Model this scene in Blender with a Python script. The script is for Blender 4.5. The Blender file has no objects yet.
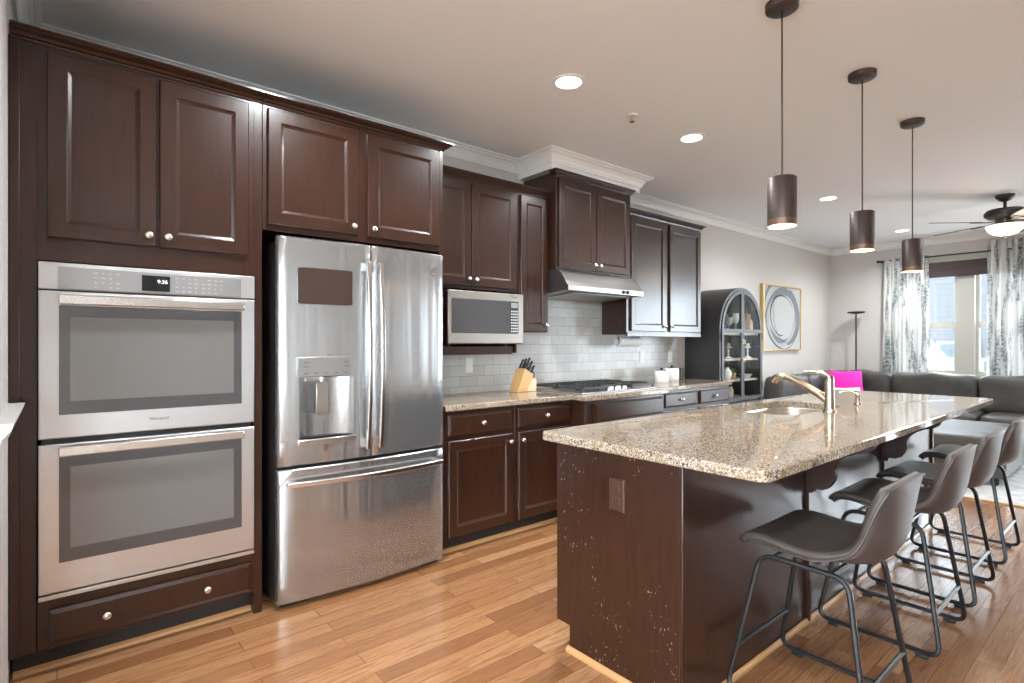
import bpy, bmesh, math, random
from mathutils import Vector, Matrix

random.seed(4)
SC = bpy.context.scene
COL = SC.collection
PI = math.pi

# ------------------------------------------------------------------ camera
cam_d = bpy.data.cameras.new('camera')
cam = bpy.data.objects.new('camera', cam_d)
COL.objects.link(cam)
cam.location = (0, 0, 1.28)
cam.rotation_euler = (PI / 2, 0, -math.radians(39.86))
cam_d.sensor_width = 36.0
cam_d.lens = 545 / 1024 * 36
cam_d.shift_y = 2 / 1024
cam_d.clip_start = 0.02
SC.camera = cam

# ------------------------------------------------------------------ world / light / exposure
W = bpy.data.worlds.new('world')
SC.world = W
W.use_nodes = True
wn = W.node_tree.nodes['Background']
wn.inputs[0].default_value = (0.80, 0.905, 1.0, 1)
wn.inputs[1].default_value = 22.0
SC.view_settings.view_transform = 'Standard'
SC.view_settings.look = 'None'
SC.view_settings.gamma = 1
SC.view_settings.use_curve_mapping = False
SC.view_settings.exposure = 0.5
SC.cycles.max_bounces = 8
SC.cycles.diffuse_bounces = 4
SC.cycles.glossy_bounces = 4
SC.cycles.transparent_max_bounces = 12
SC.cycles.sample_clamp_indirect = 6
SC.cycles.caustics_reflective = False
SC.cycles.caustics_refractive = False


def area_light(name, loc, rot, sx, sy, power, col=(1, 1, 1), portal=False):
    d = bpy.data.lights.new(name, 'AREA')
    d.shape = 'RECTANGLE'
    d.size, d.size_y = sx, sy
    d.energy = power
    d.color = col
    if portal:
        d.cycles.is_portal = True
    o = bpy.data.objects.new(name, d)
    COL.objects.link(o)
    o.location = loc
    o.rotation_euler = rot
    return o


area_light('sky_portal_side', (-2.3, -2.25, 1.45), (PI / 2, 0, PI), 2.7, 2.1, 1, portal=True)
# sky portals in the window openings, front and side ones added unseen (they only guide the sky light)
area_light('sky_portal_window', (9.40, 1.72, 1.62), (0, PI / 2, 0), 1.6, 1.75, 1, portal=True)
area_light('sky_portal_door', (9.40, -0.75, 1.13), (0, PI / 2, 0), 2.2, 2.4, 1, portal=True)
area_light('sky_portal_front', (-4.05, -.1, 1.5), (0, -PI / 2, 0), 2.1, 3.2, 1, portal=True)

CAN_POWER = 21
CAN_COL = (0.92, 0.97, 1.0)
PEND_POWER = 3.0


# ------------------------------------------------------------------ helpers
class MB:
    def __init__(self):
        self.v, self.f = [], []

    def add(self, vs, fs):
        n = len(self.v)
        self.v += [tuple(p) for p in vs]
        self.f += [tuple(i + n for i in q) for q in fs]
        return self

    def box(self, x0, x1, y0, y1, z0, z1):
        return self.add([(x0, y0, z0), (x1, y0, z0), (x1, y1, z0), (x0, y1, z0), (x0, y0, z1), (x1, y0, z1), (x1, y1, z1), (x0, y1, z1)],
                        [(0, 3, 2, 1), (4, 5, 6, 7), (0, 1, 5, 4), (1, 2, 6, 5), (2, 3, 7, 6), (3, 0, 4, 7)])

    def prism(self, poly, axis, a0, a1):
        def m(p, a):
            return {'x': (a, p[0], p[1]), 'y': (p[0], a, p[1]), 'z': (p[0], p[1], a)}[axis]
        n = len(poly)
        return self.add([m(p, a0) for p in poly] + [m(p, a1) for p in poly],
                        [tuple(range(n))[::-1], tuple(range(n, 2 * n))] + [(i, (i + 1) % n, n + (i + 1) % n, n + i) for i in range(n)])

    def grid(self, P, closed_u=False, closed_v=False):
        nu, nv = len(P), len(P[0])
        fs = []
        for i in range(nu if closed_u else nu - 1):
            for j in range(nv if closed_v else nv - 1):
                a, b = i, (i + 1) % nu
                c, d = j, (j + 1) % nv
                fs.append((a * nv + c, b * nv + c, b * nv + d, a * nv + d))
        return self.add([p for r in P for p in r], fs)

    def tube(self, pts, r, seg=8, closed=False):
        pts = [Vector(p) for p in pts]
        n = len(pts)
        rr = r if isinstance(r, (list, tuple)) else [r] * n
        rings = []
        up = None
        for i in range(n):
            if closed:
                d = (pts[(i + 1) % n] - pts[i - 1]).normalized()
            else:
                d = (pts[min(i + 1, n - 1)] - pts[max(i - 1, 0)]).normalized()
            if up is None:
                up = Vector((0, 0, 1)) if abs(d.z) < 0.9 else Vector((1, 0, 0))
            side = d.cross(up).normalized()
            up = side.cross(d).normalized()
            rings.append([pts[i] + (side * math.cos(t) + up * math.sin(t)) * rr[i] for t in [2 * PI * k / seg for k in range(seg)]])
        n0 = len(self.v)
        self.grid(rings, closed_u=closed, closed_v=True)
        if not closed:
            self.f.append(tuple(n0 + k for k in range(seg))[::-1])
            self.f.append(tuple(n0 + (n - 1) * seg + k for k in range(seg)))
        return self

    def lathe(self, prof, c=(0, 0, 0), seg=24, axis='z', a0=0, a1=2 * PI):
        rows = []
        full = abs(a1 - a0 - 2 * PI) < 1e-6
        m = seg if full else seg + 1
        for k in range(m):
            t = a0 + (a1 - a0) * k / seg
            row = []
            for r, z in prof:
                p = (r * math.cos(t), r * math.sin(t), z)
                if axis == 'y':
                    p = (p[0], -p[2], p[1])
                elif axis == 'x':
                    p = (p[2], p[0], p[1])
                row.append((c[0] + p[0], c[1] + p[1], c[2] + p[2]))
            rows.append(row)
        return self.grid(rows, closed_u=full)

    def rings(self, loops, cap_first=False, cap_last=True):
        n = len(loops[0])
        n0 = len(self.v)
        self.grid(loops, closed_v=True)
        if cap_last:
            self.f.append(tuple(n0 + (len(loops) - 1) * n + k for k in range(n)))
        if cap_first:
            self.f.append(tuple(n0 + k for k in range(n))[::-1])
        return self

    def ring(self, axis, a0, a1, u0, u1, z0, z1, w, wb=None):
        """a rectangular frame of width w lying across one axis"""
        wb = w if wb is None else wb
        o = [(u0, z0), (u1, z0), (u1, z1), (u0, z1)]
        i = [(u0 + w, z0 + wb), (u1 - w, z0 + wb), (u1 - w, z1 - w), (u0 + w, z1 - w)]
        m = (lambda a, p: (a, p[0], p[1])) if axis == 'x' else (lambda a, p: (p[0], a, p[1]))
        return self.grid([[m(a0, p) for p in o], [m(a1, p) for p in o], [m(a1, p) for p in i], [m(a0, p) for p in i]], closed_u=True, closed_v=True)

    def front(self, x0, x1, z0, z1, y, th=0.02, steps=((0.0, 0.004), (0.004, 0.0), (0.058, 0.0), (0.062, 0.003), (0.074, 0.008))):
        """a cabinet front facing -Y: nested rectangles (inset, depth)"""
        def L(i, d):
            return [(x0 + i, y + d, z0 + i), (x1 - i, y + d, z0 + i), (x1 - i, y + d, z1 - i), (x0 + i, y + d, z1 - i)]
        return self.rings([L(0, th)] + [L(i, d) for i, d in steps], cap_first=True)

    def sweep(self, path, prof, close=True):
        """profile (offset to the right of the path, z) swept along a flat path with mitred corners"""
        pts = [Vector((p[0], p[1])) for p in path]
        n = len(pts)
        rows = []
        for i in range(n):
            ns = []
            if i > 0:
                d = (pts[i] - pts[i - 1]).normalized()
                ns.append(Vector((d.y, -d.x)))
            if i < n - 1:
                d = (pts[i + 1] - pts[i]).normalized()
                ns.append(Vector((d.y, -d.x)))
            if len(ns) == 2:
                b = (ns[0] + ns[1]).normalized()
                b = b / max(0.2, b.dot(ns[0]))
            else:
                b = ns[0]
            rows.append([(pts[i].x + b.x * o, pts[i].y + b.y * o, z) for o, z in prof])
        n0 = len(self.v)
        m = len(prof)
        self.grid(rows, closed_v=close)
        if close:
            self.f.append(tuple(n0 + k for k in range(m)))
            self.f.append(tuple(n0 + (n - 1) * m + k for k in range(m))[::-1])
        return self

    def cushion(self, x0, x1, y0, y1, z0, z1, e=0.35, nu=28, nv=16, dent=None):
        """a rounded, slightly swollen box (superellipsoid)"""
        c = ((x0 + x1) / 2, (y0 + y1) / 2, (z0 + z1) / 2)
        h = ((x1 - x0) / 2, (y1 - y0) / 2, (z1 - z0) / 2)
        sp = lambda w, q: math.copysign(abs(w) ** q, w)
        rows = []
        for i in range(nu):
            a = -PI + 2 * PI * i / nu
            row = []
            for j in range(nv + 1):
                b = -PI / 2 + PI * j / nv
                p = [sp(math.cos(b), e) * sp(math.cos(a), e * 0.8), sp(math.cos(b), e) * sp(math.sin(a), e * 0.8), sp(math.sin(b), e)]
                q = [c[k] + h[k] * p[k] for k in range(3)]
                if dent:
                    q = dent(q)
                row.append(tuple(q))
            rows.append(row)
        return self.grid(rows, closed_u=True)


def origin_of(o):
    while o.parent:
        o = o.parent
    return o.location


def build(name, mb, mat, parent=None, loc=None, bevel=0.0, seg=2, smooth=False, solid=0.0, sub=0, angle=40):
    org = Vector(origin_of(parent)) if parent else Vector(loc or (0, 0, 0))
    me = bpy.data.meshes.new(name)
    me.from_pydata([tuple(Vector(p) - org) for p in mb.v], [], mb.f)
    bm = bmesh.new()
    bm.from_mesh(me)
    bmesh.ops.remove_doubles(bm, verts=bm.verts, dist=1e-5)
    bmesh.ops.recalc_face_normals(bm, faces=bm.faces)
    bm.to_mesh(me)
    bm.free()
    me.update()
    o = bpy.data.objects.new(name, me)
    COL.objects.link(o)
    if mat:
        me.materials.append(mat)
    if parent:
        o.parent = parent
    else:
        o.location = org
    if solid:
        m = o.modifiers.new('thickness', 'SOLIDIFY')
        m.thickness = solid
        m.offset = 0
    if bevel:
        m = o.modifiers.new('edge', 'BEVEL')
        m.width = bevel
        m.segments = seg
        m.limit_method = 'ANGLE'
        m.angle_limit = math.radians(35)
        m.use_clamp_overlap = True
    if sub:
        m = o.modifiers.new('smooth', 'SUBSURF')
        m.levels = m.render_levels = sub
    if smooth or bevel:
        me.polygons.foreach_set('use_smooth', [True] * len(me.polygons))
        me.set_sharp_from_angle(angle=math.radians(angle))
    return o


def tag(o, label, cat, group=None, kind=None):
    o['label'] = label
    o['category'] = cat
    if group:
        o['group'] = group
    if kind:
        o['kind'] = kind
    return o


def thing(name, loc, label, cat, group=None):
    o = bpy.data.objects.new(name, None)
    o.empty_display_size = 0.1
    COL.objects.link(o)
    o.location = loc
    return tag(o, label, cat, group)


def struct(name, mb, mat, parent=None, **k):
    o = build(name, mb, mat, parent, **k)
    if not parent:
        o['kind'] = 'structure'
    return o


def dup(root, loc, label=None, rotz=None):
    def rec(o, par):
        c = o.copy()
        COL.objects.link(c)
        c.parent = par
        for ch in o.children:
            rec(ch, c)
        return c
    r = rec(root, None)
    r.location = loc
    if rotz is not None:
        r.rotation_euler = (0, 0, rotz)
    if label:
        r['label'] = label
    return r


def text(name, body, size, loc, rot, mat, parent=None, ext=0.0006):
    cu = bpy.data.curves.new(name, 'FONT')
    cu.body = body
    cu.size = size
    cu.extrude = ext
    cu.align_x = 'CENTER'
    cu.align_y = 'CENTER'
    t = bpy.data.objects.new(name, cu)
    COL.objects.link(t)
    dg = bpy.context.evaluated_depsgraph_get()
    me = bpy.data.meshes.new_from_object(t.evaluated_get(dg))
    bpy.data.objects.remove(t)
    me.materials.clear()
    me.materials.append(mat)
    o = bpy.data.objects.new(name, me)
    COL.objects.link(o)
    if parent:
        o.parent = parent
        o.location = Vector(loc) - Vector(origin_of(parent))
    else:
        o.location = loc
    o.rotation_euler = rot
    return o


# ------------------------------------------------------------------ materials
def sset(b, **k):
    for n, v in k.items():
        n = n.replace('_', ' ')
        if n in b.inputs:
            b.inputs[n].default_value = v


def mat(name, col, rough=0.5, metal=0.0, spec=0.5, **k):
    m = bpy.data.materials.new(name)
    m.use_nodes = True
    b = m.node_tree.nodes['Principled BSDF']
    sset(b, Base_Color=(*col, 1), Roughness=rough, Metallic=metal, Specular_IOR_Level=spec)
    for n, v in k.items():
        sset(b, **{n: v})
    return m


def N(m, t, **k):
    n = m.node_tree.nodes.new(t)
    for a, v in k.items():
        setattr(n, a, v)
    return n


def LK(m, a, b):
    m.node_tree.links.new(a, b)


def bsdf(m):
    return m.node_tree.nodes['Principled BSDF']


def coords(m, scale=(1, 1, 1), rot=(0, 0, 0), kind='Object', loc=(0, 0, 0)):
    tc = N(m, 'ShaderNodeTexCoord')
    mp = N(m, 'ShaderNodeMapping')
    mp.inputs['Scale'].default_value = scale
    mp.inputs['Rotation'].default_value = rot
    mp.inputs['Location'].default_value = loc
    LK(m, tc.outputs[kind], mp.inputs[0])
    return mp.outputs[0]


def noise(m, vec, scale, detail=3, rough=0.5, dist=0.0):
    n = N(m, 'ShaderNodeTexNoise')
    LK(m, vec, n.inputs['Vector'])
    n.inputs['Scale'].default_value = scale
    n.inputs['Detail'].default_value = detail
    n.inputs['Roughness'].default_value = rough
    n.inputs['Distortion'].default_value = dist
    return n.outputs['Fac']


def ramp(m, fac, stops, interp='LINEAR'):
    r = N(m, 'ShaderNodeValToRGB')
    r.color_ramp.interpolation = interp
    e = r.color_ramp.elements
    while len(e) < len(stops):
        e.new(0.5)
    for el, (p, c) in zip(e, stops):
        el.position = p
        el.color = (*c, 1) if len(c) == 3 else c
    LK(m, fac, r.inputs[0])
    return r.outputs[0]


def mix(m, fac, a, b, blend='MIX'):
    n = N(m, 'ShaderNodeMix', data_type='RGBA', blend_type=blend)
    for s, v in ((n.inputs[0], fac), (n.inputs[6], a), (n.inputs[7], b)):
        if isinstance(v, (int, float)):
            s.default_value = v
        elif isinstance(v, tuple):
            s.default_value = (*v, 1)
        else:
            LK(m, v, s)
    return n.outputs[2]


def bump(m, h, strength=0.2, dist=0.01):
    n = N(m, 'ShaderNodeBump')
    n.inputs['Strength'].default_value = strength
    n.inputs['Distance'].default_value = dist
    LK(m, h, n.inputs['Height'])
    LK(m, n.outputs[0], bsdf(m).inputs['Normal'])


def wood_mat(name, dark, light, rough=0.34, scale=(9, 9, 0.9), coat=0.5):
    m = mat(name, dark, rough, spec=0.25)
    sset(bsdf(m), Coat_Weight=coat, Coat_Roughness=0.2, Coat_IOR=1.5)
    v = coords(m, scale)
    g = noise(m, v, 6, 5, 0.6, 0.6)
    c = ramp(m, g, [(0.3, dark), (0.72, light)])
    v2 = coords(m, (1, 1, 1))
    blot = noise(m, v2, 2.3, 2)
    c2 = mix(m, ramp(m, blot, [(0.35, (0, 0, 0)), (0.75, (1, 1, 1))]), c, mix(m, 0.5, c, light))
    LK(m, c2, bsdf(m).inputs['Base Color'])
    return m


def steel_mat(name, col=(0.62, 0.61, 0.60), rough=0.22, wave=0.0, aniso=0.6):
    m = mat(name, col, rough, 0.88)
    sset(bsdf(m), Anisotropic=aniso)
    v = coords(m, (0.6, 0.6, 90))
    n1 = noise(m, v, 5, 3)
    LK(m, ramp(m, n1, [(0.3, tuple(q * 0.93 for q in col)), (0.7, tuple(min(1, q * 1.05) for q in col))]), bsdf(m).inputs['Base Color'])
    if wave:
        v2 = coords(m, (15, 15, 0.7))
        n2 = noise(m, v2, 1.0, 1, 0.4, 0.4)
        bump(m, n2, wave, 0.05)
    return m


M = {}
M['wood'] = wood_mat('espresso_wood', (0.019, 0.0066, 0.0035), (0.038, 0.0133, 0.0068))
M['worn_wood'] = wood_mat('worn_espresso_wood', (0.019, 0.0066, 0.0035), (0.038, 0.0133, 0.0068))
M['toe'] = mat('toe_kick_black', (0.012, 0.008, 0.006), 0.6)
M['steel'] = steel_mat('fridge_steel', (0.43, 0.432, 0.435), wave=0.16, rough=0.23, aniso=0.85)
M['oven_steel'] = steel_mat('oven_steel', (0.60, 0.605, 0.61), 0.30, wave=0.05)
M['hood_steel'] = steel_mat('hood_steel', (0.50, 0.495, 0.485), 0.28)
M['micro_steel'] = steel_mat('microwave_steel', (0.40, 0.37, 0.33), 0.3)
M['handle'] = mat('brushed_handle', (0.72, 0.71, 0.69), 0.22, 1.0)
M['nickel'] = mat('satin_nickel', (0.78, 0.74, 0.68), 0.25, 1.0)
M['bronze_nickel'] = mat('warm_nickel', (0.47, 0.39, 0.30), 0.24, 1.0)
M['black'] = mat('black_plastic', (0.012, 0.012, 0.013), 0.35)
M['iron'] = mat('black_iron', (0.035, 0.035, 0.036), 0.45)
M['frame_metal'] = mat('black_powder_coat', (0.018, 0.017, 0.017), 0.38, 0.3)
M['oven_glass'] = mat('oven_glass', (0.055, 0.055, 0.058), 0.06, spec=0.9)
M['oven_inner'] = mat('oven_window', (0.14, 0.138, 0.132), 0.12, spec=0.9)
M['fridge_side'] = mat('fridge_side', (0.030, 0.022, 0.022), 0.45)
M['panel_gray'] = mat('control_panel_gray', (0.33, 0.33, 0.33), 0.3, 0.6)
M['mark'] = mat('panel_print', (0.55, 0.55, 0.55), 0.5)
M['darkmark'] = mat('dark_print', (0.09, 0.09, 0.09), 0.5)
M['screen'] = mat('black_display', (0.01, 0.01, 0.012), 0.1)
M['lcd'] = mat('green_display', (0.25, 0.30, 0.26), 0.2)
M['brownplate'] = mat('dark_brown_board', (0.045, 0.028, 0.022), 0.18)
M['ceiling'] = mat('ceiling_paint', (0.88, 0.90, 0.915), 0.9)
M['trim'] = mat('trim_paint', (0.80, 0.78, 0.745), 0.4)
M['wall'] = mat('wall_paint', (0.59, 0.545, 0.505), 0.85)
M['wall2'] = mat('wall_paint_cool', (0.60, 0.57, 0.54), 0.85)
M['casing'] = mat('casing_paint', (0.52, 0.50, 0.485), 0.5)
M['plate_white'] = mat('white_plate', (0.82, 0.81, 0.78), 0.4)
M['white'] = mat('white_ceramic', (0.83, 0.80, 0.75), 0.3)
M['pendant'] = mat('pendant_bronze', (0.075, 0.055, 0.048), 0.42, 0.55)
M['copper'] = mat('pendant_inner_copper', (0.70, 0.36, 0.18), 0.35, 0.8)
M['shade_rim'] = mat('pendant_rim', (0.17, 0.095, 0.06), 0.42, 0.6)
M['arch_black'] = mat('charcoal_wood', (0.028, 0.026, 0.026), 0.42)
M['shelf_wood'] = mat('pale_shelf', (0.55, 0.49, 0.42), 0.4)
M['leather'] = mat('grey_leather', (0.078, 0.072, 0.064), 0.42)
M['stool_leather'] = mat('stool_leather', (0.060, 0.047, 0.042), 0.46)
M['pink'] = mat('magenta_fabric', (0.86, 0.012, 0.36), 0.85)
M['whitefab'] = mat('white_fabric', (0.75, 0.74, 0.72), 0.9)
M['gold'] = mat('gold_frame', (0.72, 0.50, 0.20), 0.35, 0.85)
M['canvas'] = mat('canvas_white', (0.52, 0.51, 0.50), 0.9, spec=0.1)
M['paint1'] = mat('paint_grey', (0.20, 0.22, 0.24), 0.8)
M['paint2'] = mat('paint_dark', (0.06, 0.065, 0.07), 0.8)
M['paint3'] = mat('paint_light_grey', (0.42, 0.43, 0.44), 0.8)
M['blind'] = mat('brown_shade', (0.060, 0.040, 0.040), 0.9)
M['blockwood'] = mat('beech_block', (0.58, 0.34, 0.14), 0.45)
M['blockwood2'] = mat('pale_block', (0.72, 0.52, 0.34), 0.45)
M['red'] = mat('red_plastic', (0.35, 0.012, 0.02), 0.4)
M['oak_trim'] = mat('oak_shoe', (0.45, 0.24, 0.10), 0.4)
M['rug'] = mat('grey_rug', (0.42, 0.41, 0.39), 0.95)
M['rug_edge'] = mat('tan_binding', (0.55, 0.42, 0.28), 0.9)
M['siding'] = mat('pale_siding', (0.05, 0.05, 0.055), 0.8)
M['roof'] = mat('slate_roof', (0.03, 0.03, 0.032), 0.9)
M['house_window'] = mat('house_window', (0.02, 0.028, 0.032), 0.5)
M['deck'] = mat('deck_boards', (0.34, 0.33, 0.32), 0.9)
M['vinyl'] = mat('white_vinyl', (0.44, 0.42, 0.37), 0.4)
M['rail'] = mat('white_rail', (0.11, 0.11, 0.11), 0.5)
M['grassy'] = mat('outside_ground', (0.34, 0.34, 0.33), 1.0)
M['green'] = mat('green_leaf', (0.09, 0.20, 0.06), 0.6)
M['amber'] = mat('amber_glass', (0.22, 0.12, 0.05), 0.15)
M['blackdisc'] = mat('lamp_dark', (0.035, 0.028, 0.026), 0.4, 0.5)
M['chrome'] = mat('chrome', (0.8, 0.8, 0.8), 0.12, 1.0)
M['outlet_brown'] = mat('brown_outlet', (0.055, 0.024, 0.016), 0.35)
M['fan_metal'] = mat('fan_bronze', (0.045, 0.042, 0.038), 0.4, 0.5)
M['fan_blade'] = mat('fan_blade', (0.10, 0.085, 0.07), 0.45)


def emit(name, col, s):
    m = bpy.data.materials.new(name)
    m.use_nodes = True
    b = bsdf(m)
    sset(b, Base_Color=(*col, 1), Emission_Color=(*col, 1), Emission_Strength=s)
    return m


M['glow'] = emit('lamp_glow', (1.0, 0.95, 0.86), 9.0)
M['pend_glow'] = emit('pendant_bulb', (1.0, 0.86, 0.66), 7.0)
M['bowl'] = emit('fan_light_glass', (1.0, 0.88, 0.74), 0.75)
M['digits'] = emit('display_digits', (0.75, 0.9, 1.0), 0.9)


def glass_mat(name, tint=(1, 1, 1), refl=0.09):
    m = bpy.data.materials.new(name)
    m.use_nodes = True
    nt = m.node_tree
    nt.nodes.remove(nt.nodes['Principled BSDF'])
    out = nt.nodes['Material Output']
    t = N(m, 'ShaderNodeBsdfTransparent')
    t.inputs[0].default_value = (*tint, 1)
    g = N(m, 'ShaderNodeBsdfGlossy')
    g.inputs['Roughness'].default_value = 0.03
    mx = N(m, 'ShaderNodeMixShader')
    lw = N(m, 'ShaderNodeLayerWeight')
    lw.inputs[0].default_value = 0.5
    pw = N(m, 'ShaderNodeMath', operation='POWER')
    pw.inputs[1].default_value = 5.0
    LK(m, lw.outputs['Facing'], pw.inputs[0])
    fr = N(m, 'ShaderNodeMath', operation='MULTIPLY_ADD')
    fr.inputs[1].default_value = 0.95
    fr.inputs[2].default_value = 0.04
    LK(m, pw.outputs[0], fr.inputs[0])
    LK(m, fr.outputs[0], mx.inputs[0])
    LK(m, t.outputs[0], mx.inputs[1])
    LK(m, g.outputs[0], mx.inputs[2])
    LK(m, mx.outputs[0], out.inputs[0])
    return m


M['glass'] = glass_mat('clear_glass', (0.97, 0.98, 0.98))


def granite():
    m = mat('granite', (0.5, 0.4, 0.3), 0.07, spec=0.6)
    v = coords(m)
    vo = N(m, 'ShaderNodeTexVoronoi', feature='F1')
    vo.inputs['Scale'].default_value = 230
    LK(m, v, vo.inputs['Vector'])
    sep = N(m, 'ShaderNodeSeparateColor')
    LK(m, vo.outputs['Color'], sep.inputs[0])
    c = ramp(m, sep.outputs[0], [(0.0, (0.025, 0.018, 0.014)), (0.13, (0.085, 0.055, 0.036)), (0.24, (0.20, 0.135, 0.085)), (0.42, (0.32, 0.245, 0.175)),
                                (0.66, (0.40, 0.335, 0.265)), (0.84, (0.52, 0.48, 0.43))], 'CONSTANT')
    big = noise(m, v, 14, 4, 0.6)
    c2 = mix(m, ramp(m, big, [(0.4, (0, 0, 0)), (0.7, (0.6, 0.6, 0.6))]), c, (0.31, 0.23, 0.15))
    fine = noise(m, v, 260, 2)
    c3 = mix(m, ramp(m, fine, [(0.30, (1, 1, 1)), (0.36, (0, 0, 0))]), c2, (0.05, 0.035, 0.028))
    LK(m, c3, bsdf(m).inputs['Base Color'])
    return m


M['granite'] = granite()


def oak_floor():
    m = mat('oak_floor', (0.5, 0.27, 0.12), 0.25, spec=0.5)
    v = coords(m)
    br = N(m, 'ShaderNodeTexBrick')
    br.offset = 0.37
    br.offset_frequency = 2
    br.squash = 1
    for k, x in (('Scale', 1.0), ('Mortar Size', 0.0012), ('Mortar Smooth', 0.2), ('Bias', 0.0), ('Brick Width', 0.95), ('Row Height', 0.082)):
        br.inputs[k].default_value = x
    br.inputs['Color1'].default_value = (0, 0, 0, 1)
    br.inputs['Color2'].default_value = (1, 1, 1, 1)
    br.inputs['Mortar'].default_value = (0.5, 0.5, 0.5, 1)
    LK(m, v, br.inputs['Vector'])
    sepc = N(m, 'ShaderNodeSeparateColor')
    LK(m, br.outputs['Color'], sepc.inputs[0])
    # grain: stretched along X, shifted per plank
    cmb = N(m, 'ShaderNodeCombineXYZ')
    mul = N(m, 'ShaderNodeMath', operation='MULTIPLY')
    LK(m, sepc.outputs[0], mul.inputs[0])
    mul.inputs[1].default_value = 37.0
    LK(m, mul.outputs[0], cmb.inputs[0])
    LK(m, mul.outputs[0], cmb.inputs[2])
    va = N(m, 'ShaderNodeVectorMath', operation='ADD')
    LK(m, v, va.inputs[0])
    LK(m, cmb.outputs[0], va.inputs[1])
    mp = N(m, 'ShaderNodeMapping')
    mp.inputs['Scale'].default_value = (1.6, 22, 1)
    LK(m, va.outputs[0], mp.inputs[0])
    g1 = noise(m, mp.outputs[0], 2.4, 6, 0.62, 1.6)
    mp2 = N(m, 'ShaderNodeMapping')
    mp2.inputs['Scale'].default_value = (3, 120, 1)
    LK(m, va.outputs[0], mp2.inputs[0])
    g2 = noise(m, mp2.outputs[0], 3, 3, 0.6, 0.3)
    tone = ramp(m, sepc.outputs[0], [(0.0, (0.22, 0.095, 0.040)), (0.35, (0.31, 0.143, 0.060)), (0.7, (0.37, 0.18, 0.080)), (1.0, (0.45, 0.245, 0.12))])
    c = mix(m, ramp(m, g1, [(0.36, (0.9, 0.9, 0.9)), (0.56, (0, 0, 0))]), tone, mix(m, 0.62, tone, (0.16, 0.06, 0.022)))
    c = mix(m, ramp(m, g2, [(0.34, (0.35, 0.35, 0.35)), (0.5, (0, 0, 0))]), c, (0.20, 0.08, 0.03))
    c = mix(m, br.outputs['Fac'], c, (0.10, 0.045, 0.02))
    LK(m, c, bsdf(m).inputs['Base Color'])
    sset(bsdf(m), Coat_Weight=0.35, Coat_Roughness=0.16)
    bump(m, g1, 0.04, 0.003)
    return m


M['floor'] = oak_floor()


def tile_mat():
    m = mat('subway_tile', (0.75, 0.74, 0.71), 0.3, spec=0.3)
    tc = N(m, 'ShaderNodeTexCoord')
    sp = N(m, 'ShaderNodeSeparateXYZ')
    LK(m, tc.outputs['Object'], sp.inputs[0])
    cb = N(m, 'ShaderNodeCombineXYZ')
    LK(m, sp.outputs[0], cb.inputs[0])
    LK(m, sp.outputs[2], cb.inputs[1])
    br = N(m, 'ShaderNodeTexBrick')
    br.offset = 0.42
    for k, x in (('Scale', 1.0), ('Mortar Size', 0.0017), ('Mortar Smooth', 0.15), ('Bias', 0.0), ('Brick Width', 0.158), ('Row Height', 0.0795)):
        br.inputs[k].default_value = x
    br.inputs['Color1'].default_value = (0.54, 0.525, 0.50, 1)
    br.inputs['Color2'].default_value = (0.62, 0.61, 0.59, 1)
    br.inputs['Mortar'].default_value = (0.30, 0.285, 0.265, 1)
    LK(m, cb.outputs[0], br.inputs['Vector'])
    n = noise(m, cb.outputs[0], 9, 4, 0.6, 1.2)
    c = mix(m, ramp(m, n, [(0.45, (0, 0, 0)), (0.75, (0.35, 0.35, 0.35))]), br.outputs['Color'], (0.45, 0.44, 0.425))
    LK(m, c, bsdf(m).inputs['Base Color'])
    inv = N(m, 'ShaderNodeMath', operation='SUBTRACT')
    inv.inputs[0].default_value = 1
    LK(m, br.outputs['Fac'], inv.inputs[1])
    bump(m, inv.outputs[0], 0.25, 0.002)
    return m


M['tile'] = tile_mat()


def curtain_mat():
    m = mat('birch_print_curtain', (0.75, 0.74, 0.72), 0.9, spec=0.2)
    v = coords(m, (1, 9, 0.9))
    n1 = noise(m, v, 1.7, 5, 0.6, 0.5)
    v2 = coords(m, (1, 16, 16))
    n2 = noise(m, v2, 2.2, 5, 0.7, 0.8)
    mask = ramp(m, n1, [(0.48, (0, 0, 0)), (0.56, (1, 1, 1))])
    sp = ramp(m, n2, [(0.42, (0.14, 0.143, 0.14)), (0.62, (0.48, 0.48, 0.465))])
    c = mix(m, mask, (0.60, 0.59, 0.565), sp)
    LK(m, c, bsdf(m).inputs['Base Color'])
    sset(bsdf(m), Transmission_Weight=0.0)
    # thin cloth lets some daylight through
    nt = m.node_tree
    tr = N(m, 'ShaderNodeBsdfTranslucent')
    LK(m, c, tr.inputs[0])
    mx = N(m, 'ShaderNodeMixShader')
    mx.inputs[0].default_value = 0.12
    LK(m, bsdf(m).outputs[0], mx.inputs[1])
    LK(m, tr.outputs[0], mx.inputs[2])
    LK(m, mx.outputs[0], nt.nodes['Material Output'].inputs[0])
    return m


M['curtain'] = curtain_mat()
for k, sc_, st in (('leather', 35, 0.25), ('stool_leather', 60, 0.12)):
    v_ = coords(M[k])
    bump(M[k], noise(M[k], v_, sc_, 4, 0.6), st, 0.004)
# leather shade varies a little
for k, a, b in (('leather', (0.065, 0.060, 0.054), (0.098, 0.091, 0.082)), ('stool_leather', (0.05, 0.039, 0.035), (0.075, 0.059, 0.052))):
    v_ = coords(M[k])
    LK(M[k], ramp(M[k], noise(M[k], v_, 5, 4), [(0.35, a), (0.7, b)]), bsdf(M[k]).inputs['Base Color'])


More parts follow.
